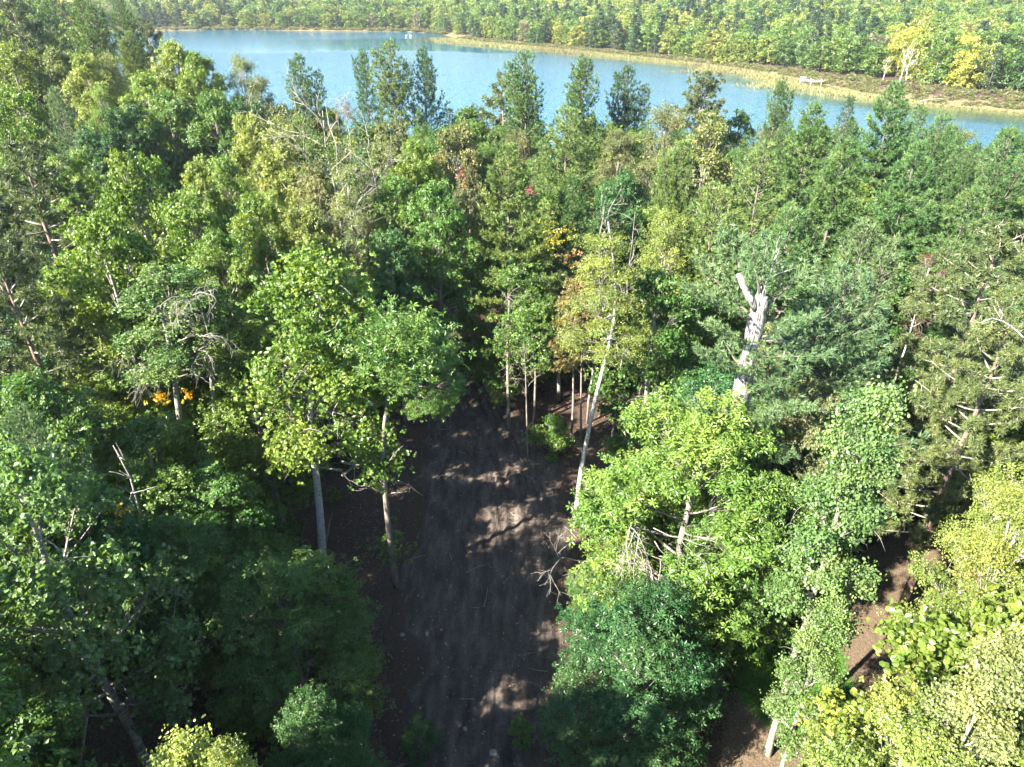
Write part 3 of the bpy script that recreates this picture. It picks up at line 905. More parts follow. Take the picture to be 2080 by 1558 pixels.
# ------------------------------------------------------------------ the trees one can tell apart
T = [
 # upper left corner, beyond the bright leafy mass
 ('rpine', 15, -12, 112, 62, 'dark red pine standing in the top left corner', 'rp'),
 ('wpine', 92, 8, 116, 42, 'narrow green pine second from the top left corner', 'wp'),
 ('wpine', 155, -22, 106, 66, 'tall bright green pine with layered boughs near the top left corner', 'wpy'),
 ('wpine', 240, 8, 112, 50, 'green pine with ragged top left of the lake end', 'wp'),
 ('rpine', 295, 42, 124, 42, 'dark rounded pine whose edge meets the left end of the lake', 'rp'),
 ('wpine', 262, 72, 98, 40, 'yellowish pine in front of the dark pine at the lake end', 'wpy'),
 ('maple', 355, 90, 128, 30, 'small grey-green tree by the left lake end', 'pale'),
 # bright leafy mass on the left
 ('aspen', 15, 95, 84, 62, 'yellow-green aspen at the left edge below the dark corner pine', 'yellow'),
 ('maple', 62, 105, 88, 44, 'pale yellow-green tree crown below the narrow corner pine', 'yellow'),
 ('maple', 112, 98, 87, 52, 'sunlit yellow-green tree crown below the tall bright corner pine', 'pale'),
 ('maple', 165, 112, 84, 46, 'rounded tree with orange-tinged top in the upper left mass', 'yellow'),
 ('birch', 215, 105, 86, 40, 'pointed pale birch top in the upper left mass', 'pale'),
 ('maple', 345, 84, 88, 66, 'broad tall sunlit tree crown left of the lake', 'yellow'),
 ('maple', 400, 108, 84, 52, 'bright green crown right of the tall sunlit crown by the lake', 'bright'),
 ('birch', 480, 100, 86, 42, 'pointed pale birch standing out against the lake on the left', 'pale'),
 ('birch', 525, 150, 90, 44, 'brownish-green birch at the right end of the upper left mass', 'olive'),
 ('maple', 290, 150, 80, 50, 'mid-green crown below the pointed birch top in the left mass', 'bright'),
 ('birch', 196, 165, 74, 34, 'bright yellow-green tuft-shaped tree in front of the upper left mass', 'bright'),
 ('wpine', 112, 190, 68, 50, 'blue-green young pine among the leafy trees on the left', 'wpb'),
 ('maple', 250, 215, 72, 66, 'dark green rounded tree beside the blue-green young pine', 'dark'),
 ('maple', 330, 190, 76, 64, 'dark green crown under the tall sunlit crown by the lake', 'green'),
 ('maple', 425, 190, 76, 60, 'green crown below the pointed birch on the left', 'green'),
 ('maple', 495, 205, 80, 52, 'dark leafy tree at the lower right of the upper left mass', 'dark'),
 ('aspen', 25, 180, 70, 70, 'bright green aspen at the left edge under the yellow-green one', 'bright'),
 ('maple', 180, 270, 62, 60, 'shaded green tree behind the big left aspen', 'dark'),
 ('maple', 570, 215, 88, 40, 'leafy tree just left of the round-topped lake pine', 'green'),
 # left middle
 ('rpine', 35, 285, 42, 120, 'big red pine with olive crown at the left edge', 'rp'),
 ('rpine', -10, 500, 31, 130, 'lower red pine with orange-tipped needles at the left edge', 'rpo'),
 ('maple', 140, 308, 50, 58, 'bright maple top right of the big left red pine', 'bright'),
 ('aspen', 262, 316, 42, 92, 'tall bright aspen with a bumpy rounded top on the left', 'bright'),
 ('maple', 398, 318, 47, 40, 'narrow upright leafy crown right of the dark gap', 'yellow'),
 ('maple', 448, 322, 46, 46, 'bright maple crown beside the narrow upright crown', 'bright'),
 ('aspen', 365, 400, 38, 92, 'bright aspen crown below the narrow upright crown', 'bright'),
 ('aspen', 185, 440, 35, 105, 'wide aspen crown with pale twigs left of centre', 'bright'),
 ('maple', 500, 232, 60, 52, 'yellow-green maple with notched top left of the bare-branched birch', 'yellow'),
 ('maple', 565, 240, 58, 50, 'yellow-green maple touching the bare-branched birch', 'yellow'),
 ('birch', 705, 330, 50, 62, 'pale yellowish birch below the bare-branched birch', 'pale'),
 ('maple', 520, 395, 43, 74, 'bright green maple in the middle of the left wood', 'bright'),
 ('maple', 610, 420, 42, 66, 'yellow-green maple right above the white-trunked aspen', 'yellow'),
 ('maple', 440, 470, 36, 70, 'green maple between the two wide aspens on the left', 'bright'),
 ('maple', 640, 330, 54, 50, 'leafy tree filling under the bare-branched birch', 'olive'),
 # centre behind the clearing
 ('maple', 790, 250, 64, 60, 'olive green tree below the left lake pines', 'olive'),
 ('maple', 845, 285, 58, 60, 'yellow-green maple in front of the lake pines', 'bright'),
 ('aspen', 925, 258, 62, 62, 'grey-green aspen right of the lake pines', 'olive'),
 ('maple', 800, 360, 52, 60, 'green maple above the dark wood behind the clearing', 'green'),
 ('maple', 880, 370, 50, 74, 'large green maple above the dark end of the clearing', 'green'),
 ('maple', 950, 345, 54, 34, 'small tree with a few red leaves beside the big green maple', 'olive'),
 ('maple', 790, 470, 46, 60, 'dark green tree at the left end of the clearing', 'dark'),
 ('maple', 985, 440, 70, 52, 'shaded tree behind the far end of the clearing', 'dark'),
 # pines against the lake
 ('opine', 608, 124, 95, 50, 'open multi-topped pine alone against the lake on the left', 'wp'),
 ('opine', 738, 114, 92, 40, 'narrow left pine of the three standing against the lake', 'wp'),
 ('opine', 793, 100, 90, 62, 'round-topped middle pine of the three standing against the lake', 'wpy'),
 ('opine', 860, 112, 92, 50, 'dark right pine of the three standing against the lake', 'wpd'),
 ('spruce', 910, 222, 97, 26, 'small dark conifer top just right of the three lake pines', 'wpd'),
 ('rpine', 1022, 146, 90, 54, 'rounded olive pine against the lake near the centre', 'rpo'),
 ('opine', 1068, 122, 82, 66, 'pine with an upright top and a side spire near the centre', 'wp'),
 ('opine', 1185, 134, 80, 72, 'tall pine with brush-like upright top right of centre', 'wp'),
 ('opine', 1276, 150, 84, 58, 'dark pine with a wide brushy top right of centre', 'wpd'),
 ('rpine', 1432, 150, 88, 64, 'rounded pine leaning right against the lake', 'rp'),
 ('opine', 1585, 176, 84, 50, 'lone open pine against the water at right', 'wp'),
 ('spruce', 1728, 198, 80, 34, 'dark pointed conifer between the right pines', 'wpd'),
 ('hpine', 1822, 182, 72, 90, 'large dark green pine with swept boughs at right', 'wp'),
 ('wpine', 1922, 242, 68, 58, 'grey-green pine beside the large right pine', 'wp'),
 ('opine', 2052, 280, 62, 76, 'feathery pine at the right edge against the water', 'wp'),
 ('opine', 1982, 300, 66, 46, 'slim pine left of the feathery right-edge pine', 'wp'),
 # middle right
 ('hpine', 1035, 315, 50, 118, 'big light green pine with long boughs reaching over the clearing', 'wpy'),
 ('wpine', 1150, 235, 62, 86, 'green pine with layered tufts in the centre', 'wpy'),
 ('hpine', 1165, 375, 52, 84, 'lower centre pine with horizontal layered boughs', 'wp'),
 ('birch', 1352, 200, 70, 66, 'grey-olive birch right of the brushy centre pines', 'olive'),
 ('aspen', 1450, 235, 66, 62, 'pale aspen with round leaves under the leaning lake pine', 'pale'),
 ('wpine', 1385, 300, 54, 64, 'yellow-green pine below the grey-olive birch', 'wpy'),
 ('hpine', 1655, 225, 68, 96, 'broad green pine filling the right middle', 'wp'),
 ('wpine', 1555, 305, 56, 86, 'soft green pine right of the pale aspen', 'wpy'),
 ('hpine', 1715, 300, 56, 104, 'broad pine with rows of drooping boughs at right', 'wp'),
 ('hpine', 1862, 305, 54, 104, 'pine with clear horizontal tiers left of the right edge', 'wp'),
 ('wpine', 1460, 385, 44, 96, 'yellow-green pine above the broken pine trunk', 'wpy'),
 ('wpine', 1600, 440, 42, 100, 'dense pine right above the broken pine trunk', 'wp'),
 ('wpine', 1760, 470, 40, 100, 'pale tufted pine in the right middle', 'wpb'),
 ('wpine', 1975, 400, 50, 90, 'dark green pine behind the red-twigged tree', 'wp'),
 ('rpine', 2045, 450, 34, 140, 'massive olive red pine on the right edge with visible lower trunk', 'rpo'),
 ('rpine', 2065, 625, 27, 130, 'lower olive red pine boughs right of the tufted pine', 'rpo'),
 ('wpine', 1740, 560, 30, 150, 'big pine with slanting bluish boughs right of the broken trunk', 'wpb'),
 ('sparse', 1900, 508, 40, 34, 'small nearly bare tree with reddish twigs at right', 'red'),
 ('birch', 1355, 420, 43, 66, 'yellow-green birch right of the bare white stems', 'yellow'),
 ('aspen', 1335, 555, 36, 96, 'green small-leaved aspen right of the leaning birch', 'green'),
 ('maple', 1175, 560, 44, 44, 'yellow and orange tinged maple left of the leaning birch', 'orange'),
 ('maple', 1090, 560, 46, 42, 'leafy tree right under the long-boughed pine', 'green'),
 ('maple', 1270, 350, 58, 60, 'shaded green tree between the centre pines', 'dark'),
 ('aspen', 1430, 590, 40, 70, 'shaded aspen between the birch and the broken trunk', 'green'),
 # lower left
 ('maple', 40, 760, 25, 130, 'shaded maple at the left edge below the orange-tipped pine', 'green'),
 ('wpine', 40, 850, 20, 110, 'bluish shaded pine low at the left edge', 'wpb'),
 ('aspen', 30, 930, 17, 190, 'large near aspen with glossy leaves at the lower left edge', 'round'),
 ('maple', 285, 860, 27, 130, 'green maple below the yellow leaf sprays', 'green'),
 ('maple', 430, 960, 26, 112, 'maple left of the white aspen trunk', 'green'),
 ('oak', 560, 1145, 21, 165, 'big dark oak in shade left of the track bottom', 'green'),
 ('maple', 330, 1050, 22, 100, 'maple left of the big dark oak', 'green'),
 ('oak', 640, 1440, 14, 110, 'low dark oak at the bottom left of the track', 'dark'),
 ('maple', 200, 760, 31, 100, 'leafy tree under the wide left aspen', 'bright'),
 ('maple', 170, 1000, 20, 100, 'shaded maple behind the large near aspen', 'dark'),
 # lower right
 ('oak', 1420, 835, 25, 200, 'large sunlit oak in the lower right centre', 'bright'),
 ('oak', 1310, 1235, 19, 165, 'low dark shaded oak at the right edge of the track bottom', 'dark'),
 ('oak', 1560, 960, 24, 120, 'shaded oak behind the sunlit oak', 'green'),
 ('fineaspen', 1785, 775, 19, 120, 'near aspen with round pale leaves right of the sunlit oak', 'round'),
 ('birch', 2062, 940, 17, 95, 'broad yellow-green birch at the lower right edge', 'yellow'),
 ('birch', 2110, 1010, 14, 120, 'second yellow-green birch cut by the lower right edge', 'yellow'),
 ('finemaple', 1880, 1425, 9.2, 205, 'bright yellow-green maple top in the bottom right corner', 'yellow'),
 ('fineaspen', 1700, 1225, 17, 80, 'low aspen with round leaves drooping over the brown opening', 'round'),
 ('fineaspen', 2085, 1300, 8.6, 130, 'very near aspen with large round leaves on the bottom right edge', 'pale'),
 ('fineaspen', 350, 1508, 8.6, 120, 'sunlit aspen top peeking in at the bottom left', 'yellow'),
 ('fineaspen', 450, 1500, 8.2, 70, 'small sunlit aspen spray beside the other at the bottom left', 'yellow'),
 ('maple', 1660, 780, 27, 80, 'small yellow-green tree in the gap right of the broken trunk', 'olive'),
 ('oak', 1240, 1130, 26, 70, 'leafy understory tree at the foot of the leaning birch', 'green'),
]
for t in T:
    tree(*t[:7])

# ------------------------------------------------------------------ trees with their own trunks
def px_line(pts, Y):
    return np.array([at(px, py, yy if yy else Y) for px, py, yy in pts])

def custom_tree(name, label, trunk_pts, radii, mat, cat='tree', foot=True):
    e = link(name, None); e.location = trunk_pts[0]; tag(e, label, cat)
    o = np.array(trunk_pts[0])
    link('trunk', tubes_mesh(name + '_trunk', [(trunk_pts - o, np.array(radii), 10)], mat), e)
    return e, o

def add_crown(e, o, kind, px, py, Y, wpx, col, hscale=1.0, var=0, lowest=None, name='crown'):
    """crown and branches of a prototype, set on a trunk built above"""
    p = PR[kind][var]
    top = at(px, py, Y)
    R = wpx / F * depth_of(top)
    s = R / p['R']
    sz_ = s * hscale
    for k, nm in (('branches', 'branches'), ('crown', name)):
        c = link(nm, p[k], e)
        c.scale = (s, s, sz_)
        c.location = (top[0] - o[0], top[1] - o[1], top[2] - p['H'] * sz_ - o[2])
        c['kind'] = 'stuff'
        if k == 'crown':
            c.color = (*COLR[col], 1)

def catmull(P_, n):
    P_ = np.array(P_, float); t = np.linspace(0, len(P_) - 1, n); k = np.arange(len(P_))
    out = np.stack([np.interp(t, k, P_[:, i]) for i in range(P_.shape[1])], 1)
    for _ in range(2):
        out[1:-1] = 0.25 * out[:-2] + 0.5 * out[1:-1] + 0.25 * out[2:]
    return out

def spray(e, o, px, py, Y, w, n, col, seed, style='aspen', name='yellow_leaves', size=0.13):
    rng = np.random.default_rng(seed)
    c = at(px, py, Y)
    s = w / F * depth_of(c)
    P_ = c - o + rng.normal(0, 1, (n, 3)) * s * np.array([0.45, 0.35, 0.38])
    me = foliage_mesh(name, P_, rng.normal(0, 1, (n, 3)), rng.normal(0, .5, (n, 3)) + [0, 0, .6], size * rng.uniform(0.8, 1.2, n), rng.random(n), style, M_LEAF, rng)
    ob = link(name, me, e); ob.color = (*col, 1); ob['kind'] = 'stuff'
    return ob
# white-trunked aspen beside the clearing
g0 = onground(657, 1180)
tp = px_line([(654, 1085, 29.8), (645, 985, 29.9), (632, 890, 30.0), (628, 800, 30.0), (640, 700, 30.0), (645, 600, 30.0)], 30)
tp = np.vstack([[g0[0], g0[1], tz(g0[0], g0[1]) - 0.1], tp])
tp = catmull(tp, 16)
e, o = custom_tree('aspen_tree', 'aspen with bent whitish trunk on the left edge of the clearing', tp, np.linspace(0.25, 0.06, 16), M_BIRCH)
add_crown(e, o, 'aspen', 635, 515, 30.0, 172, 'bright', hscale=0.97, var=1)
for q_, (a_, b_, w_, n_) in enumerate([(640, 730, 90, 330), (560, 800, 80, 240), (715, 780, 75, 220), (600, 880, 60, 150), (660, 600, 110, 300)]):
    spray(e, o, a_, b_, 29.0 if q_ < 4 else 29.6, w_, n_, COLR['bright'], 70 + q_, 'aspen', 'low_leaves', 0.15)
rng = np.random.default_rng(5)
sn = []
b0 = at(660, 1108, 29.75) - o
sn.append((np.array([b0, b0 + [0.22, 0, 0.7], b0 + [0.42, 0, 1.5], b0 + [0.7, 0.05, 2.3]]), np.array([0.07, 0.06, 0.04, 0.015]), 5))
b1 = at(635, 950, 29.9) - o
sn.append((np.array([b1, b1 + [-0.9, 0.1, 0.6], b1 + [-1.9, 0.2, 1.3]]), np.array([0.07, 0.05, 0.03]), 5))
link('broken_limb', tubes_mesh('broken_limb', sn[:1], M_TWIG), e)
link('limb', tubes_mesh('limb', sn[1:], M_OAK), e)
tw = []
for k in range(16):
    p0 = at(630 + rng.uniform(-20, 25), 800 + rng.uniform(-70, 40), 30.0) - o
    dead_lines(rng, p0, [rng.uniform(-1, 1), rng.uniform(-1, 0.6), 0.2], rng.uniform(1.1, 2.0), 0.024, 2, droop=0.13, out=tw)
link('bare_twigs', tubes_mesh('bare_twigs', tw, M_TWIG), e)['kind'] = 'stuff'

# aspen with bare hooked branches left of it
def hooked(px_tr, label, crown, seed, col, var, twigs):
    g0 = onground(*px_tr[0])
    tp = np.vstack([[g0[0], g0[1], tz(g0[0], g0[1]) - 0.1]] + [at(a, b, g0[1]) for a, b in px_tr[1:]])
    tp = catmull(tp, 14)
    e, o = custom_tree('aspen_tree', label, tp, np.linspace(0.2, 0.05, 14), M_ASPEN)
    add_crown(e, o, 'aspen', crown[0], crown[1], g0[1], crown[2], col, hscale=crown[3], var=var)
    rng = np.random.default_rng(seed); tw = []
    for (a, b, n) in twigs:
        for k in range(n):
            p0 = at(a + rng.uniform(-25, 25), b + rng.uniform(-20, 20), g0[1] - 0.3 * rng.random() - 1.2) - o
            dead_lines(rng, p0, [rng.uniform(-1, 1), rng.uniform(-1, 0.2), 0.5], rng.uniform(1.0, 2.3), 0.026, 2, droop=0.13, crook=0.28, out=tw)
    link('bare_branches', tubes_mesh('bare_branches', tw, M_TWIG), e)['kind'] = 'stuff'
    return e, o, g0
eh, oh, gh = hooked([(385, 1130), (370, 880), (350, 740), (335, 640), (290, 590)], 'aspen with hooked bare branches and yellow leaf sprays on the left', (330, 545, 120, 0.62), 8, 'round', 2, [(380, 610, 5), (420, 690, 4), (300, 730, 4), (340, 760, 3)])
hooked([(180, 1010), (160, 740), (130, 660), (105, 590)], 'aspen with dark leaning trunk at far left', (120, 530, 120, 0.7), 9, 'bright', 0, [(100, 650, 3), (60, 600, 2)])
hooked([(455, 1110), (440, 880), (430, 780), (425, 700)], 'slim aspen between the hooked-branch aspen and the white-trunked one', (450, 610, 70, 0.6), 10, 'bright', 1, [(430, 700, 2)])

YEL = (0.45, 0.33, 0.02); ORA = (0.19, 0.125, 0.04); RED = (0.16, 0.065, 0.042)
spray(eh, oh, 326, 808, gh[1] - 2.0, 20, 26, YEL, 1)
spray(eh, oh, 384, 803, gh[1] - 2.0, 15, 16, YEL, 2)

# aspen/oak on the track edge right of the white trunk
g0 = onground(806, 1192)
tp = catmull(np.vstack([[g0[0], g0[1], tz(g0[0], g0[1]) - 0.1]] + [at(a, b, g0[1]) for a, b in ((795, 1130), (787, 1050), (776, 940), (780, 850), (800, 740))]), 14)
e, o = custom_tree('oak_tree', 'oak with grey mossy trunk standing at the left track edge', tp, np.linspace(0.2, 0.07, 14), M_OAK)
add_crown(e, o, 'oak', 835, 640, 29.5, 100, 'green', hscale=0.8, var=1)
rng = np.random.default_rng(15); tw = []
for k in range(5):
    dead_lines(rng, at(778, 960 + 12 * k, g0[1]) - o, [rng.uniform(-1, 1), rng.uniform(-1, 0), 0.3], 1.5, 0.035, 1, droop=0.02, out=tw)
link('bare_branches', tubes_mesh('bare_branches', tw, M_TWIG), e)['kind'] = 'stuff'
spray(e, o, 790, 1110, g0[1], 55, 90, COLR['green'], 3, 'maple', 'low_leaves', 0.16)
spray(e, o, 800, 700, g0[1] - 3.0, 110, 900, COLR['green'], 33, 'oak', 'low_leaves', 0.2)

# leaning white birch right of the clearing
g0 = onground(1168, 1064)
tp = catmull(np.vstack([[g0[0], g0[1], tz(g0[0], g0[1]) - 0.1]] + [at(a, b, g0[1]) for a, b in ((1178, 960), (1195, 880), (1215, 780), (1245, 680), (1252, 600), (1245, 520), (1235, 450))]), 18)
e, o = custom_tree('birch_tree', 'tall birch with leaning white trunk right of the clearing', tp, np.linspace(0.16, 0.025, 18), M_BIRCH)
add_crown(e, o, 'birch', 1240, 470, g0[1], 100, 'yellow', hscale=0.75, var=0)
rng = np.random.default_rng(25); tw = []
for k in range(6):
    i = rng.integers(11, 18)
    dead_lines(rng, tp[i] - o, [rng.uniform(-1, 1), rng.uniform(-1, 0.5), 1.0], rng.uniform(1.2, 2.0), 0.022, 1, droop=-0.03, out=tw, crook=0.12)
link('bare_branches', tubes_mesh('bare_branches', tw, M_ASPEN), e)['kind'] = 'stuff'

# bare-topped stems
def bare_stem(px, py, Y, label, h, lvl=2, r=0.09, name='dead_tree', seed=1, mat=None, spread=0.35, nb=7, kindcat='dead tree', base=None):
    rng = np.random.default_rng(seed)
    top = at(px, py, Y)
    x, y = top[0], top[1]
    zb = tz(x, y) - 0.1 if base is None else base
    e = link(name, None); e.location = (x, y, zb); tag(e, label, kindcat)
    Lh = top[2] - zb
    n = 9; zs = np.linspace(0, Lh, n)
    w = np.cumsum(rng.normal(0, 0.012 * Lh, (n, 2)), 0); w -= w[-1]
    w[0] = w[1]
    tp = np.stack([w[:, 0], w[:, 1], zs], 1)
    link('trunk', tubes_mesh('bare_trunk', [(tp, np.linspace(r * 1.6, r * 0.2, n), 7)], mat or M_DEAD), e)
    br = []
    for k in range(nb):
        t = 1 - h * (k + rng.random()) / nb
        p0 = np.array([np.interp(t * Lh, zs, tp[:, 0]), np.interp(t * Lh, zs, tp[:, 1]), t * Lh])
        dead_lines(rng, p0, [rng.uniform(-1, 1), rng.uniform(-1, 1), rng.uniform(0.5, 1.4)], Lh * spread * (1.15 - t * 0.6) * rng.uniform(0.4, 0.8), r * 0.45, lvl - 1, out=br, crook=0.14)
    link('branches', tubes_mesh('bare_branches', br, mat or M_DEAD), e)['kind'] = 'stuff'
    return e
e = bare_stem(655, 225, 53, 'birch with many bare silvery branches above the left wood', 0.62, 3, 0.13, 'birch_tree', 3, M_TWIG, 0.42, 16, 'tree')
o = np.array(e.location)
spray(e, o, 600, 260, 53, 75, 420, COLR['olive'], 41, 'birch', 'sparse_leaves', 0.2)
spray(e, o, 700, 300, 53, 60, 260, COLR['yellow'], 42, 'birch', 'sparse_leaves', 0.2)
bare_stem(745, 300, 56, 'pale bare-limbed birch left of the olive tree', 0.5, 2, 0.09, 'birch_tree', 4, M_TWIG, 0.3, 10, 'tree')
bare_stem(1290, 430, 41, 'bare white stem right of the leaning birch top', 0.4, 2, 0.05, 'dead_tree', 5, M_ASPEN, 0.2, 8)
bare_stem(1228, 420, 47, 'thin bare grey stem behind the leaning birch', 0.5, 2, 0.06, 'dead_tree', 6, M_TWIG, 0.16, 8)
bare_stem(230, 905, 24, 'pale dead tree with two forks low on the left', 0.5, 2, 0.10, 'dead_tree', 7, M_DEAD, 0.3, 6)
e = bare_stem(700, 190, 80, 'thin tree with sparse orange-tan needles against the lake', 0.6, 2, 0.09, 'larch_tree', 8, M_TWIG, 0.2, 12, 'tree')
spray(e, np.array(e.location), 702, 225, 80, 30, 160, COLR['tan'], 43, 'birch', 'sparse_leaves', 0.22)
bare_stem(505, 190, 62, 'small bare twigs above the notched maple', 0.4, 2, 0.06, 'dead_tree', 9, M_TWIG, 0.14, 8)

# broken-topped old pine
Yp = 27.0
g1 = at(1545, 600, Yp)
zb = tz(g1[0], g1[1]) - 0.1
pts = np.array([[g1[0], Yp, zb], [g1[0], Yp, 6], [g1[0] + .02, Yp, 10], [g1[0] - .03, Yp, 13], [g1[0] - .05, Yp, 15.5], [g1[0] + .05, Yp, 17.4], [g1[0] + 0.10, Yp, g1[2]]])
def roughen(ob, amp, seed):
    me = ob.data; n = len(me.vertices); co = np.zeros(n * 3, np.float32); no = np.zeros(n * 3, np.float32)
    me.vertices.foreach_get('co', co); me.vertices.foreach_get('normal', no)
    co = co.reshape(-1, 3); no = no.reshape(-1, 3)
    th = np.arctan2(no[:, 1], no[:, 0]) * 1.6 + seed
    k = fbm(th, co[:, 2] * 0.5, 0.5, 3) - 0.55 + 0.8 * (fbm(th * 2, co[:, 2], 0.35, 2) - 0.5)
    co = co + no * (amp * k)[:, None]
    me.vertices.foreach_set('co', co.astype(np.float32).ravel()); me.update()
    return ob
rad_ = np.interp(np.linspace(0, 1, 60), np.linspace(0, 1, 16), [0.5] + [0.45] * 3 + [0.42] * 3 + [0.38] * 3 + [0.34] * 3 + [0.33, 0.31, 0.2])
e, o = custom_tree('white_pine', 'old pine with thick pale broken-off trunk at right centre', catmull(pts, 60), rad_ if True else np.array([0.42] + [0.38] * 3 + [0.36] * 3 + [0.33] * 3 + [0.30] * 3 + [0.30, 0.29, 0.20]), M_SNAG, 'pine tree')
roughen(e.children[0], 0.17, 3)
rng = np.random.default_rng(35)
f0 = at(1540, 635, Yp - .05) - o
fk = [(np.array([f0, at(1522, 603, Yp - .1) - o, at(1508, 578, Yp - .1) - o, at(1499, 556, Yp) - o]), np.array([0.17, 0.15, 0.12, 0.08]), 8)]
roughen(link('forked_limb', tubes_mesh('forked_limb', fk, M_SNAG), e), 0.05, 4)
jag = []
for k in range(9):
    a = k * 0.7; q = g1 - o + np.array([0.13 * math.cos(a), 0.13 * math.sin(a), -0.5])
    jag.append((np.array([q, q + [0.03 * math.cos(a), 0.03 * math.sin(a), 0.5 + 0.35 * rng.random()]]), np.array([0.10, 0.02]), 5))
link('splintered_top', tubes_mesh('splintered_top', jag, M_SNAG), e)
br = []
dead_lines(rng, at(1556, 690, Yp) - o, [1, -0.2, 0.15], 1.9, 0.07, 1, droop=0.05, out=br)
dead_lines(rng, at(1552, 590, Yp) - o, [0.1, -0.1, 1], 1.5, 0.05, 1, out=br)
dead_lines(rng, at(1500, 830, Yp) - o, [-1, -0.5, 0.5], 1.4, 0.06, 2, droop=0.05, out=br)
link('dead_branches', tubes_mesh('dead_branches', br, M_DEAD), e)['kind'] = 'stuff'
# its living boughs
bo = []; P_ = []; D_ = []; CV = []
def bough(p0, e_, sag=0.2, wid=0.5, dens=1.0):
    p0 = p0 - o; e_ = e_ - o
    m = (p0 + e_) / 2 + np.array([0, 0, -sag])
    bo.append((bez(p0, m, e_, 7), np.linspace(0.08, 0.015, 7), 5))
    L_ = np.linalg.norm(e_ - p0); h = unit(e_ - p0); sd_ = unit(np.cross(h, [0, 0, 1.0])); cvb = rng.random()
    for k in range(int(L_ * 26 * dens)):
        u = rng.uniform(0.2, 1.03); q = (1 - u) ** 2 * p0 + 2 * u * (1 - u) * m + u * u * e_
        w = wid * L_ * (1.15 - u) * 0.75 + 0.15; lat = rng.uniform(-1, 1) * w
        dr = unit(h + sd_ * np.sign(lat) * 0.8 + np.array([0, 0, 0.35]))
        P_.append(q + sd_ * lat + h * abs(lat) * 0.5 + np.array([0, 0, 0.25 * abs(lat)]) + rng.normal(0, 0.1, 3)); D_.append(dr + rng.normal(0, 0.25, 3)); CV.append(0.6 * cvb + 0.4 * rng.random())
tr_at = lambda py: at(1040 + (3278 - py) * 0.1886, py, Yp)
for (py, ex, ey, dY, dn) in [(650, 1400, 590, -1, 1), (650, 1420, 530, 1.5, 1), (640, 1480, 470, 2.5, 1.2), (620, 1560, 480, 2.0, 1.2), (640, 1640, 540, 1.0, 1), (690, 1660, 640, -1.0, 1), (720, 1690, 720, -1.2, 1),
                            (700, 1440, 660, -1.2, 1), (760, 1430, 720, -1.5, 1), (800, 1620, 760, -1.8, 1.2), (830, 1640, 830, -2.2, 1.2), (860, 1560, 850, -2.6, 1), (860, 1420, 830, -1.8, 1), (600, 1530, 500, -0.6, 1),
                            (780, 1540, 720, -2.2, .5), (900, 1600, 930, -2.5, 1), (900, 1460, 900, -2.4, 1), (740, 1620, 690, 1.5, 1), (760, 1470, 690, 2.0, 1)]:
    bough(tr_at(py), at(ex, ey, Yp + dY), dens=1.5 * dn)
n = len(P_)
c = link('crown', foliage_mesh('old_pine_crown', np.array(P_), np.array(D_), rng.normal(0, 1, (n, 3)), 0.24 * rng.uniform(0.8, 1.2, n), np.array(CV), 'pine', M_NEEDLE, rng), e)
c.color = (*COLR['wpb'], 1); c['kind'] = 'stuff'
link('branches', tubes_mesh('old_pine_boughs', bo, M_PINEBARK), e)['kind'] = 'stuff'

# trees standing in the clearing
def thin_tree(base_px, top_px, label, r, leaves, name='sapling', mat=M_OAK, cat='sapling', col='green', style='maple'):
    g0 = onground(*base_px); g0[2] = tz(g0[0], g0[1]) - 0.1
    tp = catmull(np.vstack([g0] + [at(a, b, g0[1]) for a, b in top_px]), 10)
    e, o = custom_tree(name, label, tp, np.linspace(r, r * 0.3, 10), mat, cat)
    for i, (a, b, w, n) in enumerate(leaves):
        spray(e, o, a, b, g0[1] - 0.3 + 0.6 * (i % 2), w, n, COLR[col], 60 + i + int(base_px[0]), style, 'leaves', 0.17)
        rng = np.random.default_rng(i + 9)
        tw = []
        for k in range(5):
            dead_lines(rng, tp[rng.integers(4, 10)] - o, at(a, b, g0[1]) - tp[8] + rng.normal(0, .4, 3), 1.2, 0.02, 1, out=tw)
        link('branches', tubes_mesh('twigs', tw, mat), e)['kind'] = 'stuff'
    return e
thin_tree((1034, 872), [(1032, 800), (1030, 700), (1035, 600)], 'dark-trunked tree standing in the clearing beside the sunlit streak', 0.16,
          [(1030, 700, 50, 150), (1010, 780, 40, 90), (1060, 640, 55, 170), (1040, 560, 50, 160), (1070, 720, 40, 90)], 'maple_tree', cat='tree')
thin_tree((1072, 932), [(1070, 850), (1068, 760), (1064, 700)], 'thin sapling with dark stem in the middle of the clearing', 0.07, [(1075, 700, 35, 50), (1060, 650, 40, 60)])
thin_tree((1180, 905), [(1180, 800), (1182, 700), (1184, 640)], 'slim tree with yellowing leaves right of the clearing', 0.09, [(1180, 700, 50, 90), (1160, 640, 50, 90)], 'sapling', col='yellow')
thin_tree((1136, 812), [(1134, 740), (1134, 660), (1136, 600)], 'grey-trunked tree beyond the thin sapling', 0.17, [(1120, 700, 45, 90), (1150, 640, 40, 80)], 'maple_tree', M_TWIG, 'tree', 'olive')
thin_tree((1365, 840), [(1366, 760), (1370, 700)], 'pale twin-stemmed birch behind the small-leaved aspen', 0.10, [(1370, 720, 30, 40)], 'birch_tree', M_BIRCH, 'tree', 'yellow', 'birch')
thin_tree((1272, 900), [(1270, 830), (1268, 760)], 'small pale-stemmed tree with dry leaves right of the leaning birch', 0.09, [(1285, 830, 30, 50)], 'sapling', M_TWIG, 'sapling', 'tan', 'maple')
thin_tree((160, 1570), [(175, 1470), (185, 1400), (190, 1330)], 'thin crooked birch stem by the dark ground at lower left', 0.07, [(190, 1320, 60, 60)], 'birch_tree', M_BIRCH, 'tree', 'round', 'aspen')
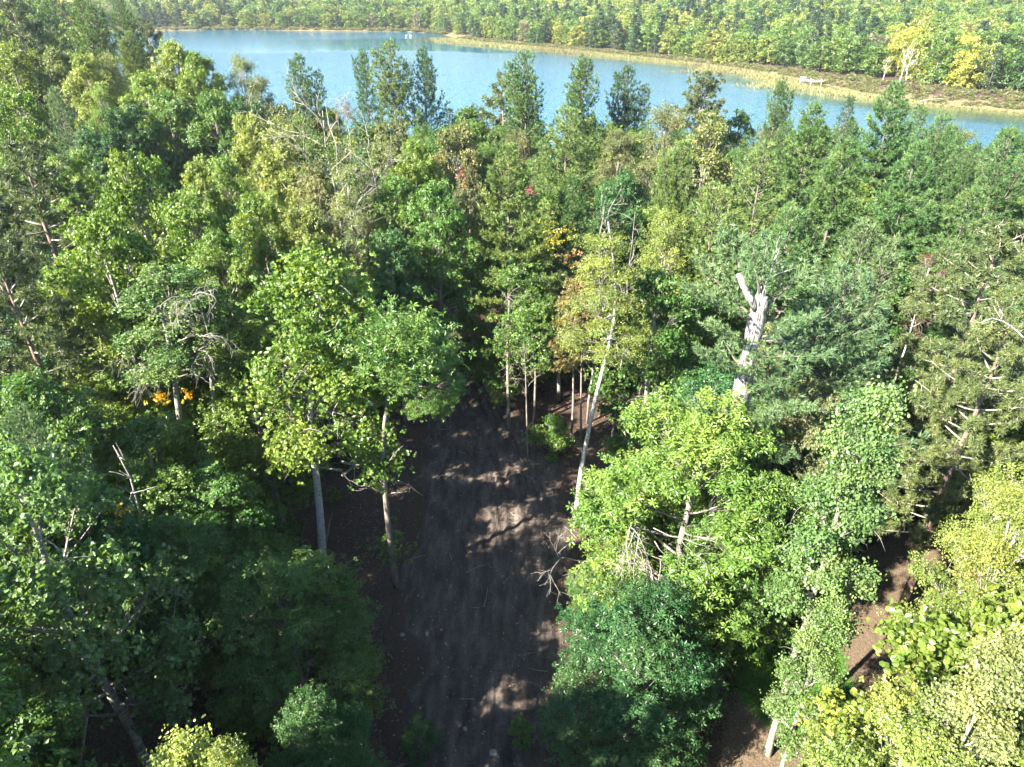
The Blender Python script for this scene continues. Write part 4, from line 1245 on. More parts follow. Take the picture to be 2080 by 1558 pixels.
for px, py, Y, w, lb, c_ in [(1130, 850, 42, 52, 'leafy sapling on the right side of the clearing', 'green'), (1240, 1010, 33, 40, 'sapling at the foot of the leaning birch', 'green'),
                          (1055, 1465, 19.5, 26, 'tiny sapling on the track near the bottom edge', 'green'), (845, 1470, 19, 40, 'small bush at the left track edge near the bottom', 'dark'),
                          (965, 700, 56, 40, 'low bush at the far end of the track', 'green')]:
    tree('sapling', px, py, Y, w, lb, c_)

# dead drooping branches in front of the sunlit oak
rng = np.random.default_rng(55); br = []
o = at(1290, 1060, 22.6)
for k in range(15):
    dead_lines(rng, at(1300 + rng.uniform(-50, 60), 1090 + rng.uniform(-30, 60), 22.4) - o, [rng.uniform(-0.2, 1.3), -0.5, -0.5], rng.uniform(1.2, 2.8), 0.026, 2, droop=0.07, crook=0.16, out=br)
db = link('dead_branch', tubes_mesh('dead_branch', br, M_TWIG)); db.location = o
tag(db, 'spray of pale dead drooping branches hanging before the sunlit oak', 'dead branch', kind=None)
o2 = at(1215, 1140, 24); br = []
dead_lines(rng, np.zeros(3), [-1, -0.2, 0.08], 2.6, 0.035, 3, droop=0.0, crook=0.13, out=br)
db = link('dead_branch', tubes_mesh('dead_branch', br, M_TWIG)); db.location = o2
tag(db, 'thin bare branch reaching left over the clearing from the sunlit oak', 'dead branch')
# long bare limbs of the right red pine
rng = np.random.default_rng(56); br = []
o = at(2080, 700, 26)
for k, (a, b) in enumerate([(2090, 690)]):
    dead_lines(rng, at(a, b, 25 - k * .3) - o, [-1, -0.1, 0.12], 2.0, 0.05, 1, droop=0.0, crook=0.2, out=br)
db = link('dead_branch', tubes_mesh('dead_branch', br, M_TWIG)); db.location = o
tag(db, 'crooked pale bare limbs reaching in from the right edge among olive needles', 'dead branch')
# leaf sprays in autumn colours, part of the trees they stand on
def autumn(px, py, Y, w, n, col, label_hint, style='maple'):
    p = at(px, py, Y)
    best = min((ob for ob in COL.objects if ob.parent is None and ob.get('category') == 'tree'), key=lambda q: (q.location.x - p[0]) ** 2 + (q.location.y - p[1]) ** 2)
    ob = spray(best, np.zeros(3), px, py, Y, w, n, col, int(px), style, label_hint, 0.16)
    ob.parent = best
    ob.matrix_parent_inverse = best.matrix_basis.inverted() if False else ob.matrix_parent_inverse
    from mathutils import Matrix
    M_ = Matrix.LocRotScale(best.location, best.rotation_euler, best.scale)
    ob.matrix_parent_inverse = M_.inverted()
autumn(940, 352, 50.5, 16, 14, RED, 'red_leaves')
autumn(945, 375, 50.0, 10, 8, ORA, 'orange_leaves')
autumn(1080, 385, 47.0, 14, 12, RED, 'red_leaves')
autumn(1160, 525, 41, 26, 22, ORA, 'orange_leaves')
autumn(1190, 580, 40, 34, 22, ORA, 'orange_leaves')
autumn(1215, 640, 38, 30, 16, ORA, 'orange_leaves')
autumn(1985, 1165, 14.6, 44, 30, (0.32, 0.24, 0.04), 'yellow_leaves', 'birch')
autumn(1888, 1280, 14.8, 10, 10, ORA, 'orange_leaves', 'birch')
autumn(240, 1035, 20, 34, 16, YEL, 'yellow_leaves')
autumn(1130, 480, 48, 44, 70, (0.20, 0.20, 0.02), 'yellow_leaves')

# ------------------------------------------------------------------ filler trees of the near wood, lower than the ones above
def proj(x, y, z):
    """photo pixel and depth of a world point"""
    dz = z - H
    d = y * CP - dz * SP
    v = y * SP + dz * CP
    return 1040 + F * x / d, 779 - F * v / d, d

rng = np.random.default_rng(101)
CLEAR = [(-9.5, 4), (4.5, 4), (4.8, 20), (5.5, 26), (8, 33), (10, 40), (13, 45), (11, 51), (5, 54), (0, 58), (-2, 76), (-9, 76), (-9.5, 50), (-11, 42), (-11.5, 36), (-11, 30), (-9, 22)]
TA = np.array([(t[0], t[1]) for t in TREES])
fill = []; outside = []
for yy in np.arange(6, 112, 4.3):
    for xx in np.arange(-100, 100, 4.3):
        x = xx + rng.uniform(-1.6, 1.6); y = yy + rng.uniform(-1.6, 1.6)
        a1, a2 = np.array([x]), np.array([y])
        if sdist(a1, a2, LAKE)[0] < 5 or sdist(a1, a2, CLEAR)[0] < 1.3 or sdist(a1, a2, OPEN_RIGHT)[0] < 2.6 or sdist(a1, a2, OPEN_LEFT)[0] < 1.0: continue
        if np.min(np.hypot(TA[:, 0] - x, TA[:, 1] - y)) < 2.3: continue
        px, py, d = proj(x, y, 10)
        if 870 < px < 1190 and 38 < y < 52: continue
        if px < -60 or px > 2140 or py > 1640:
            outside.append((x, y)); continue
        fill.append((x, y, px, py))
kinds = [('maple', 'green'), ('maple', 'bright'), ('oak', 'green'), ('aspen', 'green'), ('maple', 'dark'), ('birch', 'olive'), ('wpine', 'wp')]
FL = {'maple': 'lower maple crown half hidden between the taller trees of the near wood', 'oak': 'lower oak crown half hidden between the taller trees of the near wood',
      'aspen': 'lower aspen crown half hidden between the taller trees of the near wood', 'birch': 'lower birch crown half hidden between the taller trees of the near wood',
      'wpine': 'lower pine crown half hidden between the taller trees of the near wood'}
for (x, y, px, py) in fill:
    right = px > 1300 and y > 34
    k, c_ = kinds[rng.integers(0, 6)] if not right else (('wpine', 'wp') if rng.random() < 0.6 else kinds[rng.integers(0, 6)])
    h = rng.uniform(8.5, 12.5)
    if y < 16: h = rng.uniform(6, 9)
    if y > 74: h = rng.uniform(12, 16.5)
    side = 'left of the clearing' if x < -8 else ('right of the clearing' if x > 5 else 'around the clearing')
    if y > 58 and -9 < x < 22: side = 'behind the clearing'
    dist_ = 'near the bottom' if y < 24 else ('in mid wood' if y < 46 else ('in rear wood' if y < 74 else 'by near lakeshore'))
    edge_ = ' towards left edge' if px < 520 else (' towards right edge' if px > 1620 else '')
    wk = {'maple': 'maple', 'oak': 'oak', 'aspen': 'aspen', 'birch': 'birch', 'wpine': 'pine'}[k]
    tone = {'bright': 'bright ', 'dark': 'dark ', 'green': 'green ', 'olive': 'olive ', 'wp': ''}[c_]
    lab = 'lower %s%s half hidden %s %s%s' % (tone, wk, side, dist_, edge_)
    place(k, x, y, tz(x, y) + h, rng.uniform(2.3, 3.2), lab, c_, group=lab.replace('lower', 'lower trees:', 1))

# the wood to the left of and behind the viewpoint, whose shade falls across the picture
rng = np.random.default_rng(202)
def gn_scatter(name, pts, rots, scls, idx, protos, kind='stuff'):
    """one object: instances of the prototypes on points"""
    coll = bpy.data.collections.new(name + '_kinds')
    for i, me in enumerate(protos):
        ob = bpy.data.objects.new('%s_kind_%02d' % (name, i), me); coll.objects.link(ob)
    n = len(pts)
    me = bpy.data.meshes.new(name)
    me.vertices.add(n); me.vertices.foreach_set('co', np.asarray(pts, np.float32).ravel())
    for nm, a in (('rz', rots), ('sx', scls[:, 0]), ('sz', scls[:, 1])):
        q = me.attributes.new(nm, 'FLOAT', 'POINT'); q.data.foreach_set('value', np.asarray(a, np.float32))
    q = me.attributes.new('ix', 'INT', 'POINT'); q.data.foreach_set('value', np.asarray(idx, np.int32))
    ob = link(name, me); tag(ob, kind=kind)
    ng = bpy.data.node_groups.new(name, 'GeometryNodeTree')
    ng.interface.new_socket('Geometry', in_out='INPUT', socket_type='NodeSocketGeometry')
    ng.interface.new_socket('Geometry', in_out='OUTPUT', socket_type='NodeSocketGeometry')
    A = ng.nodes.new; L = ng.links.new
    gi = A('NodeGroupInput'); go = A('NodeGroupOutput')
    ci = A('GeometryNodeCollectionInfo'); ci.inputs[0].default_value = coll; ci.inputs[1].default_value = True; ci.inputs[2].default_value = True
    ip = A('GeometryNodeInstanceOnPoints'); ip.inputs['Pick Instance'].default_value = True
    def attr(nm, ty='FLOAT'):
        a = A('GeometryNodeInputNamedAttribute'); a.data_type = ty; a.inputs[0].default_value = nm
        return a.outputs[0]
    cr = A('ShaderNodeCombineXYZ'); L(attr('rz'), cr.inputs[2])
    cs = A('ShaderNodeCombineXYZ'); sx = attr('sx'); L(sx, cs.inputs[0]); L(sx, cs.inputs[1]); L(attr('sz'), cs.inputs[2])
    L(gi.outputs[0], ip.inputs['Points']); L(ci.outputs[0], ip.inputs['Instance']); L(attr('ix', 'INT'), ip.inputs['Instance Index'])
    L(cr.outputs[0], ip.inputs['Rotation']); L(cs.outputs[0], ip.inputs['Scale']); L(ip.outputs[0], go.inputs[0])
    md = ob.modifiers.new('scatter', 'NODES'); md.node_group = ng
    return ob

def join_meshes(name, parts):
    """trunk + crown of a far tree in one mesh with two materials"""
    V = []; S = []; Lp = []; MI = []; lv = []; cv = []; base = 0
    for i, me in enumerate(parts):
        n = len(me.vertices); co = np.zeros(n * 3, np.float32); me.vertices.foreach_get('co', co)
        l = np.zeros(len(me.loops), np.int32); me.loops.foreach_get('vertex_index', l)
        s = np.zeros(len(me.polygons), np.int32); me.polygons.foreach_get('loop_total', s)
        V.append(co.reshape(-1, 3)); Lp.append(l + base); S.append(s); MI.append(np.full(len(s), i, np.int32)); base += n
        for a, nm in ((lv, 'lv'), (cv, 'cv')):
            q = np.full(len(s), 0.5, np.float32)
            if nm in me.attributes: me.attributes[nm].data.foreach_get('value', q)
            a.append(q)
    out = mesh_from(name, np.concatenate(V), np.concatenate(S), np.concatenate(Lp), None, {'lv': ('FACE', np.concatenate(lv)), 'cv': ('FACE', np.concatenate(cv))})
    for me in parts: out.materials.append(me.materials[0])
    out.polygons.foreach_set('material_index', np.concatenate(MI))
    return out

FARP = [far_proto(301, R=4.0, lobes=15, per=34, leaf=.62), far_proto(302, R=4.4, lobes=16, per=34, leaf=.62), far_proto(303, R=3.5, Hh=13, lobes=15, per=32, leaf=.6), far_proto(304, R=4.2, lobes=17, per=32, leaf=.6), far_proto(305, Hh=11, R=4.8, lobes=17, per=36, leaf=.65)]
FARC = [far_proto(311, Hh=14, R=3.0, base=0.12, lobes=20, per=26, mat=M_FARPINE, conifer=True, leaf=0.5), far_proto(312, Hh=15, R=3.4, lobes=22, per=26, mat=M_FARPINE, conifer=True, leaf=0.55)]
far_joined = [join_meshes('distant_tree', [p['crown'], p['trunk']]) for p in FARP + FARC]

pts = []
for x in np.arange(-75, 40, 4.6):
    for y in np.arange(-50, 8, 4.6):
        X = x + rng.uniform(-1.7, 1.7); Y = y + rng.uniform(-1.7, 1.7)
        if rng.random() < 0.30: continue
        if in_poly(np.array([X]), np.array([Y]), CLEAR)[0] or (abs(X + 0.8) < 4.5): continue
        px, py, d = proj(X, Y, 17)
        if d > 1 and abs(px - 1040) < 1250 and py < 1700: continue
        pts.append((X, Y))
pts = np.array(pts + [q for q in outside if q[1] > 8] + [(-11.5, 6.0), (-15.5, 3.5), (-14.0, -1.5)]); n = len(pts)  # last three points: tall unseen trees added to shade the low right-hand oak
near_protos = [join_meshes('woodland_tree', [p['crown'], p['trunk']]) for p in (PR['maple'][0], PR['aspen'][1], PR['birch'][0])]
for q in near_protos: q.materials[0] = M_WOODLAND
z = terrain(pts[:, 0], pts[:, 1]) - 0.1
wsc = np.column_stack([rng.uniform(0.85, 1.15, n), rng.uniform(0.75, 1.12, n)]); wsc[-3:] = (1.0, 1.22)
gn_scatter('woodland', np.column_stack([pts, z]), rng.uniform(0, 6.28, n), wsc, rng.integers(0, 3, n), near_protos)

# ------------------------------------------------------------------ the wood across the lake
rng = np.random.default_rng(404)
cand = []
for y0 in np.arange(110, 1000, 5.9):
    stp = 5.9 if y0 < 560 else 7.2
    xs = np.arange(-560, 760, stp)
    X = xs + rng.uniform(-1.9, 1.9, len(xs)); Y = y0 + rng.uniform(-1.9, 1.9, len(xs))
    cand.append(np.column_stack([X, Y]))
cand = np.concatenate(cand)
s = sdist(cand[:, 0], cand[:, 1], LAKE)
leftland = (cand[:, 0] < -45) & (cand[:, 1] < 380)
# a belt of marsh is left open along the right shore
cpx = proj(cand[:, 0], cand[:, 1], 0 * cand[:, 0])[0]
shore_gap = np.where(cand[:, 0] > -10, 4 + 13 * sstep(1480, 1800, cpx), 3.5) + 4 * vnoise(cand[:, 0], cand[:, 1], 12.0)
keep = (s > np.where(leftland, 4, shore_gap))
cand = cand[keep]; s = s[keep]
zt = terrain(cand[:, 0], cand[:, 1])
px, py, dd = proj(cand[:, 0], cand[:, 1], zt + 12)
vis = (np.abs(px - 1040) < 1400) & (py > -110) & (cand[:, 1] > 112)
cand, s, zt, px, py, dd = (a[vis] for a in (cand, s, zt, px, py, dd))
inframe = (px > -10) & (px < 2090) & (py > 2)
order = np.argsort(dd + np.where(inframe, 0, 1e4) + np.where((cand[:, 0] < 0) & (cand[:, 1] < 330), 60, 0))
shore_gap_v = lambda q: 6 + 13 * float(sstep(1480, 1800, np.array(q)))
ind = order[:300]; rest = order[300:]
patchn = fbm(cand[:, 0], cand[:, 1], 70, 2)
conif = rng.random(len(cand)) < np.where(patchn > 0.55, 0.45, 0.10)
sclx = rng.uniform(0.95, 1.45, len(cand)); sclz = rng.uniform(0.75, 1.2, len(cand)) * np.where(s < 14, 0.8, 1.0)
tall = (cand[:, 0] < 0) & (cand[:, 1] < 340)
sclz = np.where(tall, sclz * 1.75, sclz); sclx = np.where(tall, sclx * 1.1, sclx)
sel = np.where(conif, rng.integers(5, 7, len(cand)), rng.integers(0, 5, len(cand)))
for i in ind:
    x, y = cand[i]
    con = conif[i]
    e = link('distant_pine' if con else 'distant_tree', None)
    left = x < 0
    where_ = 'behind the left leafy mass' if left else 'on the far right shore'
    if not left:
        where_ += (' at the right edge', ' behind the dead white trees', ' behind the dock', ' left of the dock', ' near the cape')[0 if px[i] > 1950 else 1 if px[i] > 1740 else 2 if px[i] > 1560 else 3 if px[i] > 1300 else 4]
        where_ += ', first row' if s[i] < shore_gap_v(px[i]) + 7 else ', further back'
    else:
        where_ += ' at the lake end' if px[i] > 200 else ' in the corner'
    tag(e, ('dark conifer ' if con else 'leafy tree ') + where_, 'tree', ('distant conifers ' if con else 'distant leafy trees ') + where_)
    e.location = (x, y, zt[i] - 0.2)
    e.rotation_euler = (0, 0, rng.uniform(0, 6.28)); e.scale = (sclx[i], sclx[i], sclz[i])
    p = (FARP + FARC)[sel[i]]
    link('trunk', p['trunk'], e); cr_ = link('crown', p['crown'], e); cr_['kind'] = 'stuff'
    if not con and rng.random() < 0.38 and any(abs(px[i] - a) < b and abs(py[i] - c_) < d for a, b, c_, d in ((1960, 95, 92, 24), (1622, 20, 100, 14), (1700, 26, 104, 12), (1385, 22, 92, 14), (1850, 40, 70, 12))):
        cr_.material_slots[0].link = 'OBJECT'; cr_.material_slots[0].material = M_FARYEL
        e['label'] = 'tree turning yellow ' + where_; e['group'] = 'yellow trees ' + where_
r = rest
gn_scatter('distant_forest', np.column_stack([cand[r], zt[r] - 0.2]), rng.uniform(0, 6.28, len(r)), np.column_stack([sclx[r], sclz[r]]), sel[r], far_joined)
print('FAR', len(cand), 'FILL', len(fill))

# ------------------------------------------------------------------ undergrowth
rng = np.random.default_rng(505)
def small_bush(seed, h, r, style, leaf, n, mat):
    rg = np.random.default_rng(seed)
    d = unit(rg.normal(0, 1, (n, 3)) + [0, 0, .5]) * rg.uniform(0.35, 1, (n, 1)) * np.array([r, r, h * 0.5]) + [0, 0, h * 0.5]
    return foliage_mesh('bush', d, rg.normal(0, 1, (n, 3)), rg.normal(0, .4, (n, 3)) + [0, 0, .8], leaf * rg.uniform(.7, 1.3, n), rg.random(n), style, mat, rg)
bushes = [small_bush(1, 1.4, 0.9, 'maple', 0.17, 110, M_UNDER), small_bush(2, 2.4, 1.1, 'oak', 0.18, 160, M_UNDER), small_bush(3, 0.6, 0.7, 'birch', 0.16, 60, M_UNDER)]
m = 3600
x = rng.uniform(-60, 62, m); y = rng.uniform(7, 100, m)
ok = ~in_poly(x, y, CLEAR) & (sdist(x, y, OPEN_RIGHT) > 0.8) & (sdist(x, y, OPEN_LEFT) > 0.6) & (sdist(x, y, LAKE) > 1)
x = x[ok]; y = y[ok]; n = len(x)
gn_scatter('undergrowth', np.column_stack([x, y, terrain(x, y) - 0.05]), rng.uniform(0, 6.28, n), np.column_stack([rng.uniform(.6, 1.4, n)] * 2), rng.integers(0, 3, n), bushes)

# ------------------------------------------------------------------ marsh brush and reeds by the right shore
rng = np.random.default_rng(606)
brush = [small_bush(11, 0.9, 1.0, 'farleaf', 0.30, 40, M_BRUSH), small_bush(12, 1.4, 1.2, 'farleaf', 0.32, 50, M_BRUSH)]
seg = np.array(RIGHT + [(260, 170)]); P1 = []
for (ax, ay), (bx, by) in zip(seg[:-1], seg[1:]):
    L_ = math.hypot(bx - ax, by - ay); k = int(L_ * 5)
    t = rng.random(k); nx_, ny_ = -(by - ay) / L_, (bx - ax) / L_
    if ny_ < 0: nx_, ny_ = -nx_, -ny_
    off = rng.uniform(1.0, 1, k) + rng.uniform(0, 1, k) * (7 + 16 * sstep(1480, 1800, proj(ax, ay, 0)[0]))
    P1.append(np.column_stack([ax + (bx - ax) * t + nx_ * off, ay + (by - ay) * t + ny_ * off]))
P1 = np.concatenate(P1)
q = sdist(P1[:, 0], P1[:, 1], LAKE) > 0.7
P1 = P1[q]; n = len(P1)
gn_scatter('marsh_brush', np.column_stack([P1, terrain(P1[:, 0], P1[:, 1]) - 0.05]), rng.uniform(0, 6.28, n), np.column_stack([rng.uniform(.6, 1.5, n), rng.uniform(.5, 1.1, n)]), rng.integers(0, 2, n), brush)
fs = np.array(FAR); P2 = []
for (ax, ay), (bx, by) in zip(fs[:-1], fs[1:]):
    L_ = math.hypot(bx - ax, by - ay); k = int(L_ * 2.6); t = rng.random(k)
    P2.append(np.column_stack([ax + (bx - ax) * t, ay + (by - ay) * t + rng.uniform(0.2, 8, k)]))
P2 = np.concatenate(P2); n = len(P2)
gn_scatter('shore_brush', np.column_stack([P2, terrain(P2[:, 0], P2[:, 1]) - 0.05]), rng.uniform(0, 6.28, n), np.column_stack([rng.uniform(.8, 2.0, n), rng.uniform(.6, 1.6, n)]), rng.integers(0, 2, n), brush)

REED = [wpt(*q) for q in [(840, 80), (925, 78), (1000, 88), (1100, 97), (1200, 106), (1330, 120), (1450, 133), (1560, 148), (1640, 165), (1760, 191), (1900, 212), (2080, 228),
                          (2080, 233), (1900, 218), (1760, 205), (1680, 203), (1560, 189), (1470, 178), (1400, 164), (1330, 143), (1370, 132), (1250, 119), (1130, 111), (1000, 98), (900, 88)]]
ra = np.array(REED); m = 130000
x = rng.uniform(ra[:, 0].min(), ra[:, 0].max(), m); y = rng.uniform(ra[:, 1].min(), ra[:, 1].max(), m)
ok = in_poly(x, y, REED)
dens = fbm(x * 0.6, y, 9, 3)
rdist = np.full(x.shape, 1e9)
for (ax, ay), (bx, by) in zip(RIGHT[:-1], RIGHT[1:]):
    ex, ey = bx - ax, by - ay
    t = np.clip(((x - ax) * ex + (y - ay) * ey) / (ex * ex + ey * ey), 0, 1)
    rdist = np.minimum(rdist, np.hypot(x - ax - t * ex, y - ay - t * ey))
ok &= (dens + 0.25 * rng.random(m) > 0.36 + 0.020 * rdist)
q_ = wpt(1646, 170)
ok &= ~((np.abs(x - q_[0] + 0.3 * (y - q_[1])) < 5.5) & (y < q_[1] + 2) & (y > q_[1] - 14))
x = x[ok][:30000]; y = y[ok][:30000]; n = len(x)
ed = np.clip(-sdist(x, y, REED) / 4, 0, 1)
pos = np.column_stack([x, y, np.full(n, WZ - 0.1)])
rd = foliage_mesh('reeds', pos, rng.normal(0, 1, (n, 3)) * [1, 1, 0], np.tile([0, 0, 1.0], (n, 1)) + rng.normal(0, .08, (n, 3)), rng.uniform(0.6, 1.4, n) * (0.5 + 0.5 * ed), np.clip(0.75 - 0.5 * (fbm(x, y, 25, 2)) + rng.normal(0, .12, n), 0, 1), 'blade', M_REED, rng)
tag(link('reeds', rd), kind='stuff')

# ------------------------------------------------------------------ litter and stones on the ground
rng = np.random.default_rng(707)
n = 16000
x = rng.uniform(-11, 18, n); y = rng.uniform(9, 62, n)
ok = in_poly(x, y, CLEAR) & (rng.random(n) < np.clip(0.25 + sdist(x, y, TRACK) * 0.22 + 0.25, 0.12, 1))
x, y = x[ok], y[ok]; n = len(x)
zl = np.where(sdist(x, y, TRACK) < 0, track_z(x, y), terrain(x, y)) + 0.03
M_LIT = leaf_material('dry_leaf', random_ramp=[(0, (0.20, 0.11, 0.06)), (1, (0.20, 0.11, 0.06))], spread=0.8, yellow=0.8, transl=0.1)
TEMPL['litter'] = [T_kites(1, 0.0, 0.2, 0.4, s) for s in (31, 32, 33)]
TEMPL['chip'] = [T_kites(1, 0.0, 0.1, 0.12, s) for s in (34, 35, 36)]
lm = foliage_mesh('leaf_litter', np.column_stack([x, y, zl]), rng.normal(0, 1, (n, 3)) * [1, 1, .2], rng.normal(0, .3, (n, 3)) + [0, 0, 1], rng.uniform(0.07, 0.17, n), rng.random(n), 'litter', M_LIT, rng)
tag(link('leaf_litter', lm), kind='stuff')
n = 900
x = rng.uniform(-8, 5, n); y = rng.uniform(12, 60, n); ok = in_poly(x, y, TRACK); x, y = x[ok], y[ok]; n = len(x)
M_CHIP = leaf_material('wood_chip', random_ramp=[(0, (0.22, 0.18, 0.14)), (1, (0.22, 0.18, 0.14))], spread=0.6, yellow=0.3, transl=0.0)
cm = foliage_mesh('wood_chips', np.column_stack([x, y, track_z(x, y) + 0.04]), rng.normal(0, 1, (n, 3)) * [1, 1, .1], rng.normal(0, .2, (n, 3)) + [0, 0, 1], rng.uniform(0.05, 0.2, n), rng.random(n), 'chip', M_CHIP, rng)
tag(link('wood_chips', cm), kind='stuff')
# fallen sticks
st = []
for k in range(46):
    x0 = rng.uniform(-8, 6); y0 = rng.uniform(14, 52); a = rng.uniform(0, 6.28); l = rng.uniform(0.5, 1.8)
    if not in_poly(np.array([x0]), np.array([y0]), CLEAR)[0]: continue
    x1, y1 = x0 + math.cos(a) * l, y0 + math.sin(a) * l
    xm, ym = (x0 + x1) / 2 + rng.normal(0, .06), (y0 + y1) / 2 + rng.normal(0, .06)
    st.append((np.array([[x0, y0, tz(x0, y0) + .05], [xm, ym, tz(xm, ym) + .09], [x1, y1, tz(x1, y1) + .05]]), np.array([0.02, 0.017, 0.008]), 4))
tag(link('fallen_sticks', tubes_mesh('fallen_sticks', st, M_TWIG)), kind='stuff')
# grass on the lawn
n = 9000
la = np.array(LAWN)
x = rng.uniform(la[:, 0].min() - 1, la[:, 0].max() + 1, n); y = rng.uniform(la[:, 1].min() - 1, la[:, 1].max() + 1, n)
ok = sdist(x, y, LAWN) < rng.normal(-0.2, 0.5, n); x, y = x[ok], y[ok]; n = len(x)
M_GRASS = leaf_material('grass_blade', random_ramp=[(0, (0.075, 0.19, 0.02)), (1, (0.075, 0.19, 0.02))], spread=0.5, transl=0.3)
gm = foliage_mesh('grass', np.column_stack([x, y, terrain(x, y)]), rng.normal(0, 1, (n, 3)) * [1, 1, 0], np.tile([0, 0, 1.0], (n, 1)) + rng.normal(0, .25, (n, 3)), rng.uniform(0.08, 0.18, n), rng.random(n), 'blade', M_GRASS, rng)
tag(link('grass', gm), kind='stuff')

def stone(px, py, r, label, seed):
    rg = np.random.default_rng(seed)
    g0 = onground(px, py)
    import bmesh
    bm = bmesh.new(); bmesh.ops.create_icosphere(bm, subdivisions=2, radius=r)
    for v in bm.verts:
        k = 1 + 0.5 * (vnoise(v.co.x * 9 + seed, v.co.y * 9 + v.co.z * 7, 1.0) - 0.5)
        v.co = v.co * float(k); v.co.z *= 0.65
    me = bpy.data.meshes.new('stone'); bm.to_mesh(me); bm.free(); me.materials.append(M_STONE)
    ob = link('stone', me); ob.location = (g0[0], g0[1], max(tz(g0[0], g0[1]), float(track_z(np.array([g0[0]]), np.array([g0[1]]))[0])) + r * 0.25)
    tag(ob, label, 'stone')
stone(1002, 1533, 0.17, 'pale lump of stone on the track at the bottom edge', 1)
stone(945, 1483, 0.10, 'small pale stone left of the track bottom lump', 2)
stone(818, 1293, 0.12, 'small white stone at the left edge of the track', 3)
stone(1060, 876, 0.12, 'tiny white stone right of the dark-trunked clearing tree', 4)

# ------------------------------------------------------------------ far right shore: dock, driftwood, dead trees
def box_mesh(name, boxes, mat):
    V = []; S = []; Lp = []; b = 0
    for (cx, cy_, cz, sx, sy, sz_) in boxes:
        c = np.array([[x, y, z] for z in (-1, 1) for y in (-1, 1) for x in (-1, 1)]) * [sx / 2, sy / 2, sz_ / 2] + [cx, cy_, cz]
        V.append(c)
        for f in ((0, 2, 3, 1), (4, 5, 7, 6), (0, 1, 5, 4), (2, 6, 7, 3), (0, 4, 6, 2), (1, 3, 7, 5)):
            Lp += [b + q for q in f]; S.append(4)
        b += 8
    return mesh_from(name, np.concatenate(V), S, Lp, mat)
d0 = wpt(1646, 170)
dock = link('dock', None); dock.location = (d0[0], d0[1], WZ); dock.rotation_euler = (0, 0, -0.25)
tag(dock, 'small white dock standing in the reeds off the far right shore', 'dock')
for k in range(9):
    pl = link('plank', box_mesh('plank', [(0, 0, 0, 0.72, 1.7, 0.10)], M_WHITE) if k == 0 else plank_me, dock)
    plank_me = pl.data
    pl.location = (-3.1 + 0.8 * k, 0, 0.95)
for sx in (-3.2, 0, 3.2):
    for sy in (-0.75, 0.75):
        lg = link('post', box_mesh('post', [(0, 0, 0.2, 0.14, 0.14, 2.2)], M_WHITE), dock); lg.location = (sx, sy, 0.15)
bench = link('bench', box_mesh('bench', [(0, 0, 0.45, 1.6, 0.45, 0.07), (0, 0.25, 0.8, 1.6, 0.06, 0.4), (-0.7, 0, 0.22, 0.08, 0.4, 0.4), (0.7, 0, 0.22, 0.08, 0.4, 0.4)], M_WHITE))
bench.location = (d0[0] - 2.3, d0[1] + 0.85, WZ + 1.01); bench.rotation_euler = (0, 0, -0.25)
tag(bench, 'tiny white bench on the left end of the dock', 'bench')

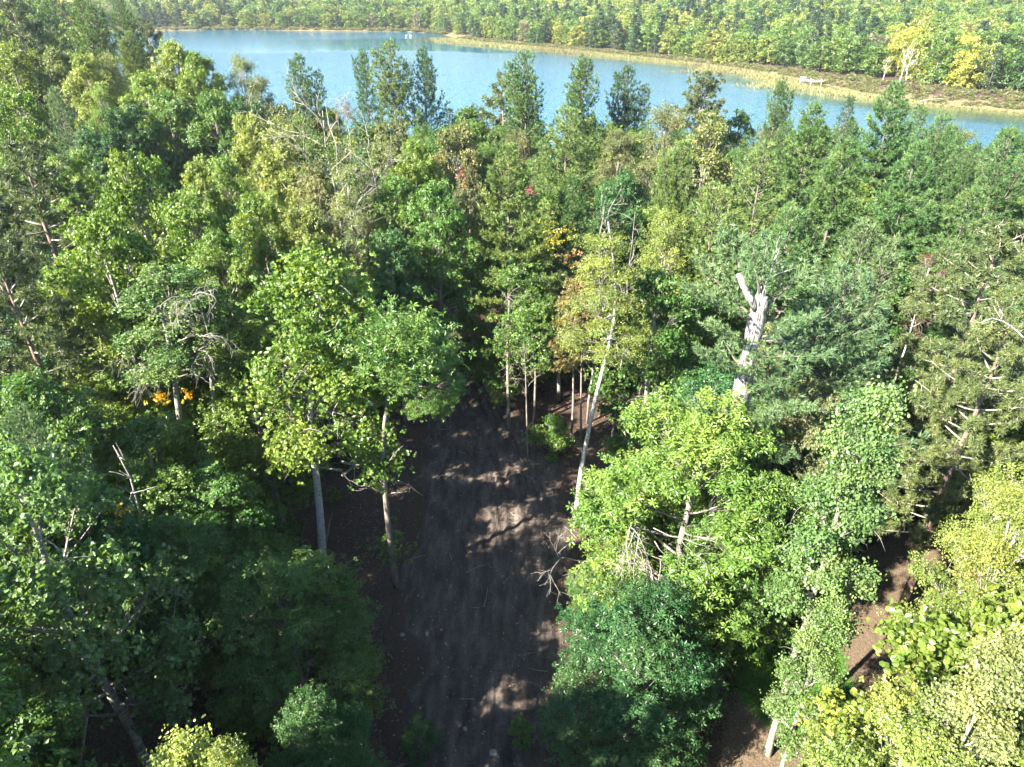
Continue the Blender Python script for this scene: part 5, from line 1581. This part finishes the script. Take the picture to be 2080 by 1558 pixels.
for px_, pt, pb_, lb, sd_, r in [(1795, 122, 168, 'left dead white tree on the far right shore', 1, 0.12), (1828, 98, 172, 'tallest dead white tree on the far right shore', 2, 0.16),
                              (1840, 112, 178, 'dead white tree right beside the tallest one on the far shore', 3, 0.13), (1862, 126, 170, 'thin dead grey tree right of the dead white group', 4, 0.09)]:
    b0 = onground(px_ - 2, pb_, 0.0)
    top = at(px_, pt, b0[1])
    rg = np.random.default_rng(900 + sd_)
    e = link('dead_tree', None); zb = tz(b0[0], b0[1]) - 0.1; e.location = (b0[0], b0[1], zb); tag(e, lb, 'dead tree')
    Lh = top[2] - zb; nn = 8; zs = np.linspace(0, Lh, nn); w = np.cumsum(rg.normal(0, 0.02 * Lh, (nn, 2)), 0); w -= w[0]
    tp = np.column_stack([w, zs]); link('trunk', tubes_mesh('dead_trunk', [(tp, np.linspace(r * 1.3, 0.04, nn), 6)], M_BIRCH), e)
    br = []
    for k in range(9):
        i = rg.integers(3, nn); dead_lines(rg, tp[i], [rg.uniform(-1, 1), rg.uniform(-1, 1), 1.0], Lh * 0.26, 0.045, 1, out=br, crook=0.12)
    link('branches', tubes_mesh('dead_branches', br, M_BIRCH), e)['kind'] = 'stuff'
for (a, b, c_, d, lb) in [(1700 + 170, 205, 1930, 200, 'pale driftwood log on the far right shoreline'), (2030, 202, 2050, 186, 'pale leaning snag at the far right shore')]:
    p0 = onground(a, b, -0.4); p1 = at(c_, d, p0[1] + 0.5)
    ob = link('driftwood_log', tubes_mesh('driftwood', [(catmull(np.array([p0, (p0 + p1) / 2 + [0, 0, 0.25], p1]) - p0, 6), np.linspace(0.2, 0.08, 6), 6)], M_DEAD))
    ob.location = p0; tag(ob, lb, 'log')

def swan(px, py, label, face):
    p = onground(px, py, WZ)
    e = link('swan', None); e.location = (p[0], p[1], WZ); e.rotation_euler = (0, 0, face); e.scale = (0.85, 0.85, 0.85); tag(e, label, 'swan')
    link('body', tubes_mesh('swan_body', [(np.array([[-0.75, 0, 0.34], [-0.55, 0, 0.26], [-0.2, 0, 0.2], [0.2, 0, 0.2], [0.5, 0, 0.26], [0.62, 0, 0.34]]), np.array([0.03, 0.16, 0.26, 0.27, 0.18, 0.07]), 10)], M_SWAN), e)
    link('neck', tubes_mesh('swan_neck', [(np.array([[0.5, 0, 0.3], [0.68, 0, 0.45], [0.66, 0, 0.68], [0.58, 0, 0.88], [0.66, 0, 0.98], [0.80, 0, 0.94], [0.92, 0, 0.88]]), np.array([0.09, 0.06, 0.05, 0.045, 0.07, 0.05, 0.01]), 8)], M_SWAN), e)
swan(825, 73, 'left one of two white swans on the calm far water', 0.3)
swan(834, 73, 'right one of two white swans on the calm far water', 2.6)

# ------------------------------------------------------------------ air
HAZE = True
if HAZE:
    m, nt, out = new_mat('haze_air')
    v = N(nt, 'ShaderNodeVolumePrincipled')
    v.inputs['Color'].default_value = (0.86, 0.93, 1.0, 1)
    v.inputs['Density'].default_value = 0.00013
    v.inputs['Anisotropy'].default_value = 0.3
    nt.links.new(v.outputs[0], out.inputs['Volume'])
    hz = link('haze', box_mesh('haze', [(0, 650, 28, 3100, 1960, 68)], m))
    tag(hz, kind='stuff')
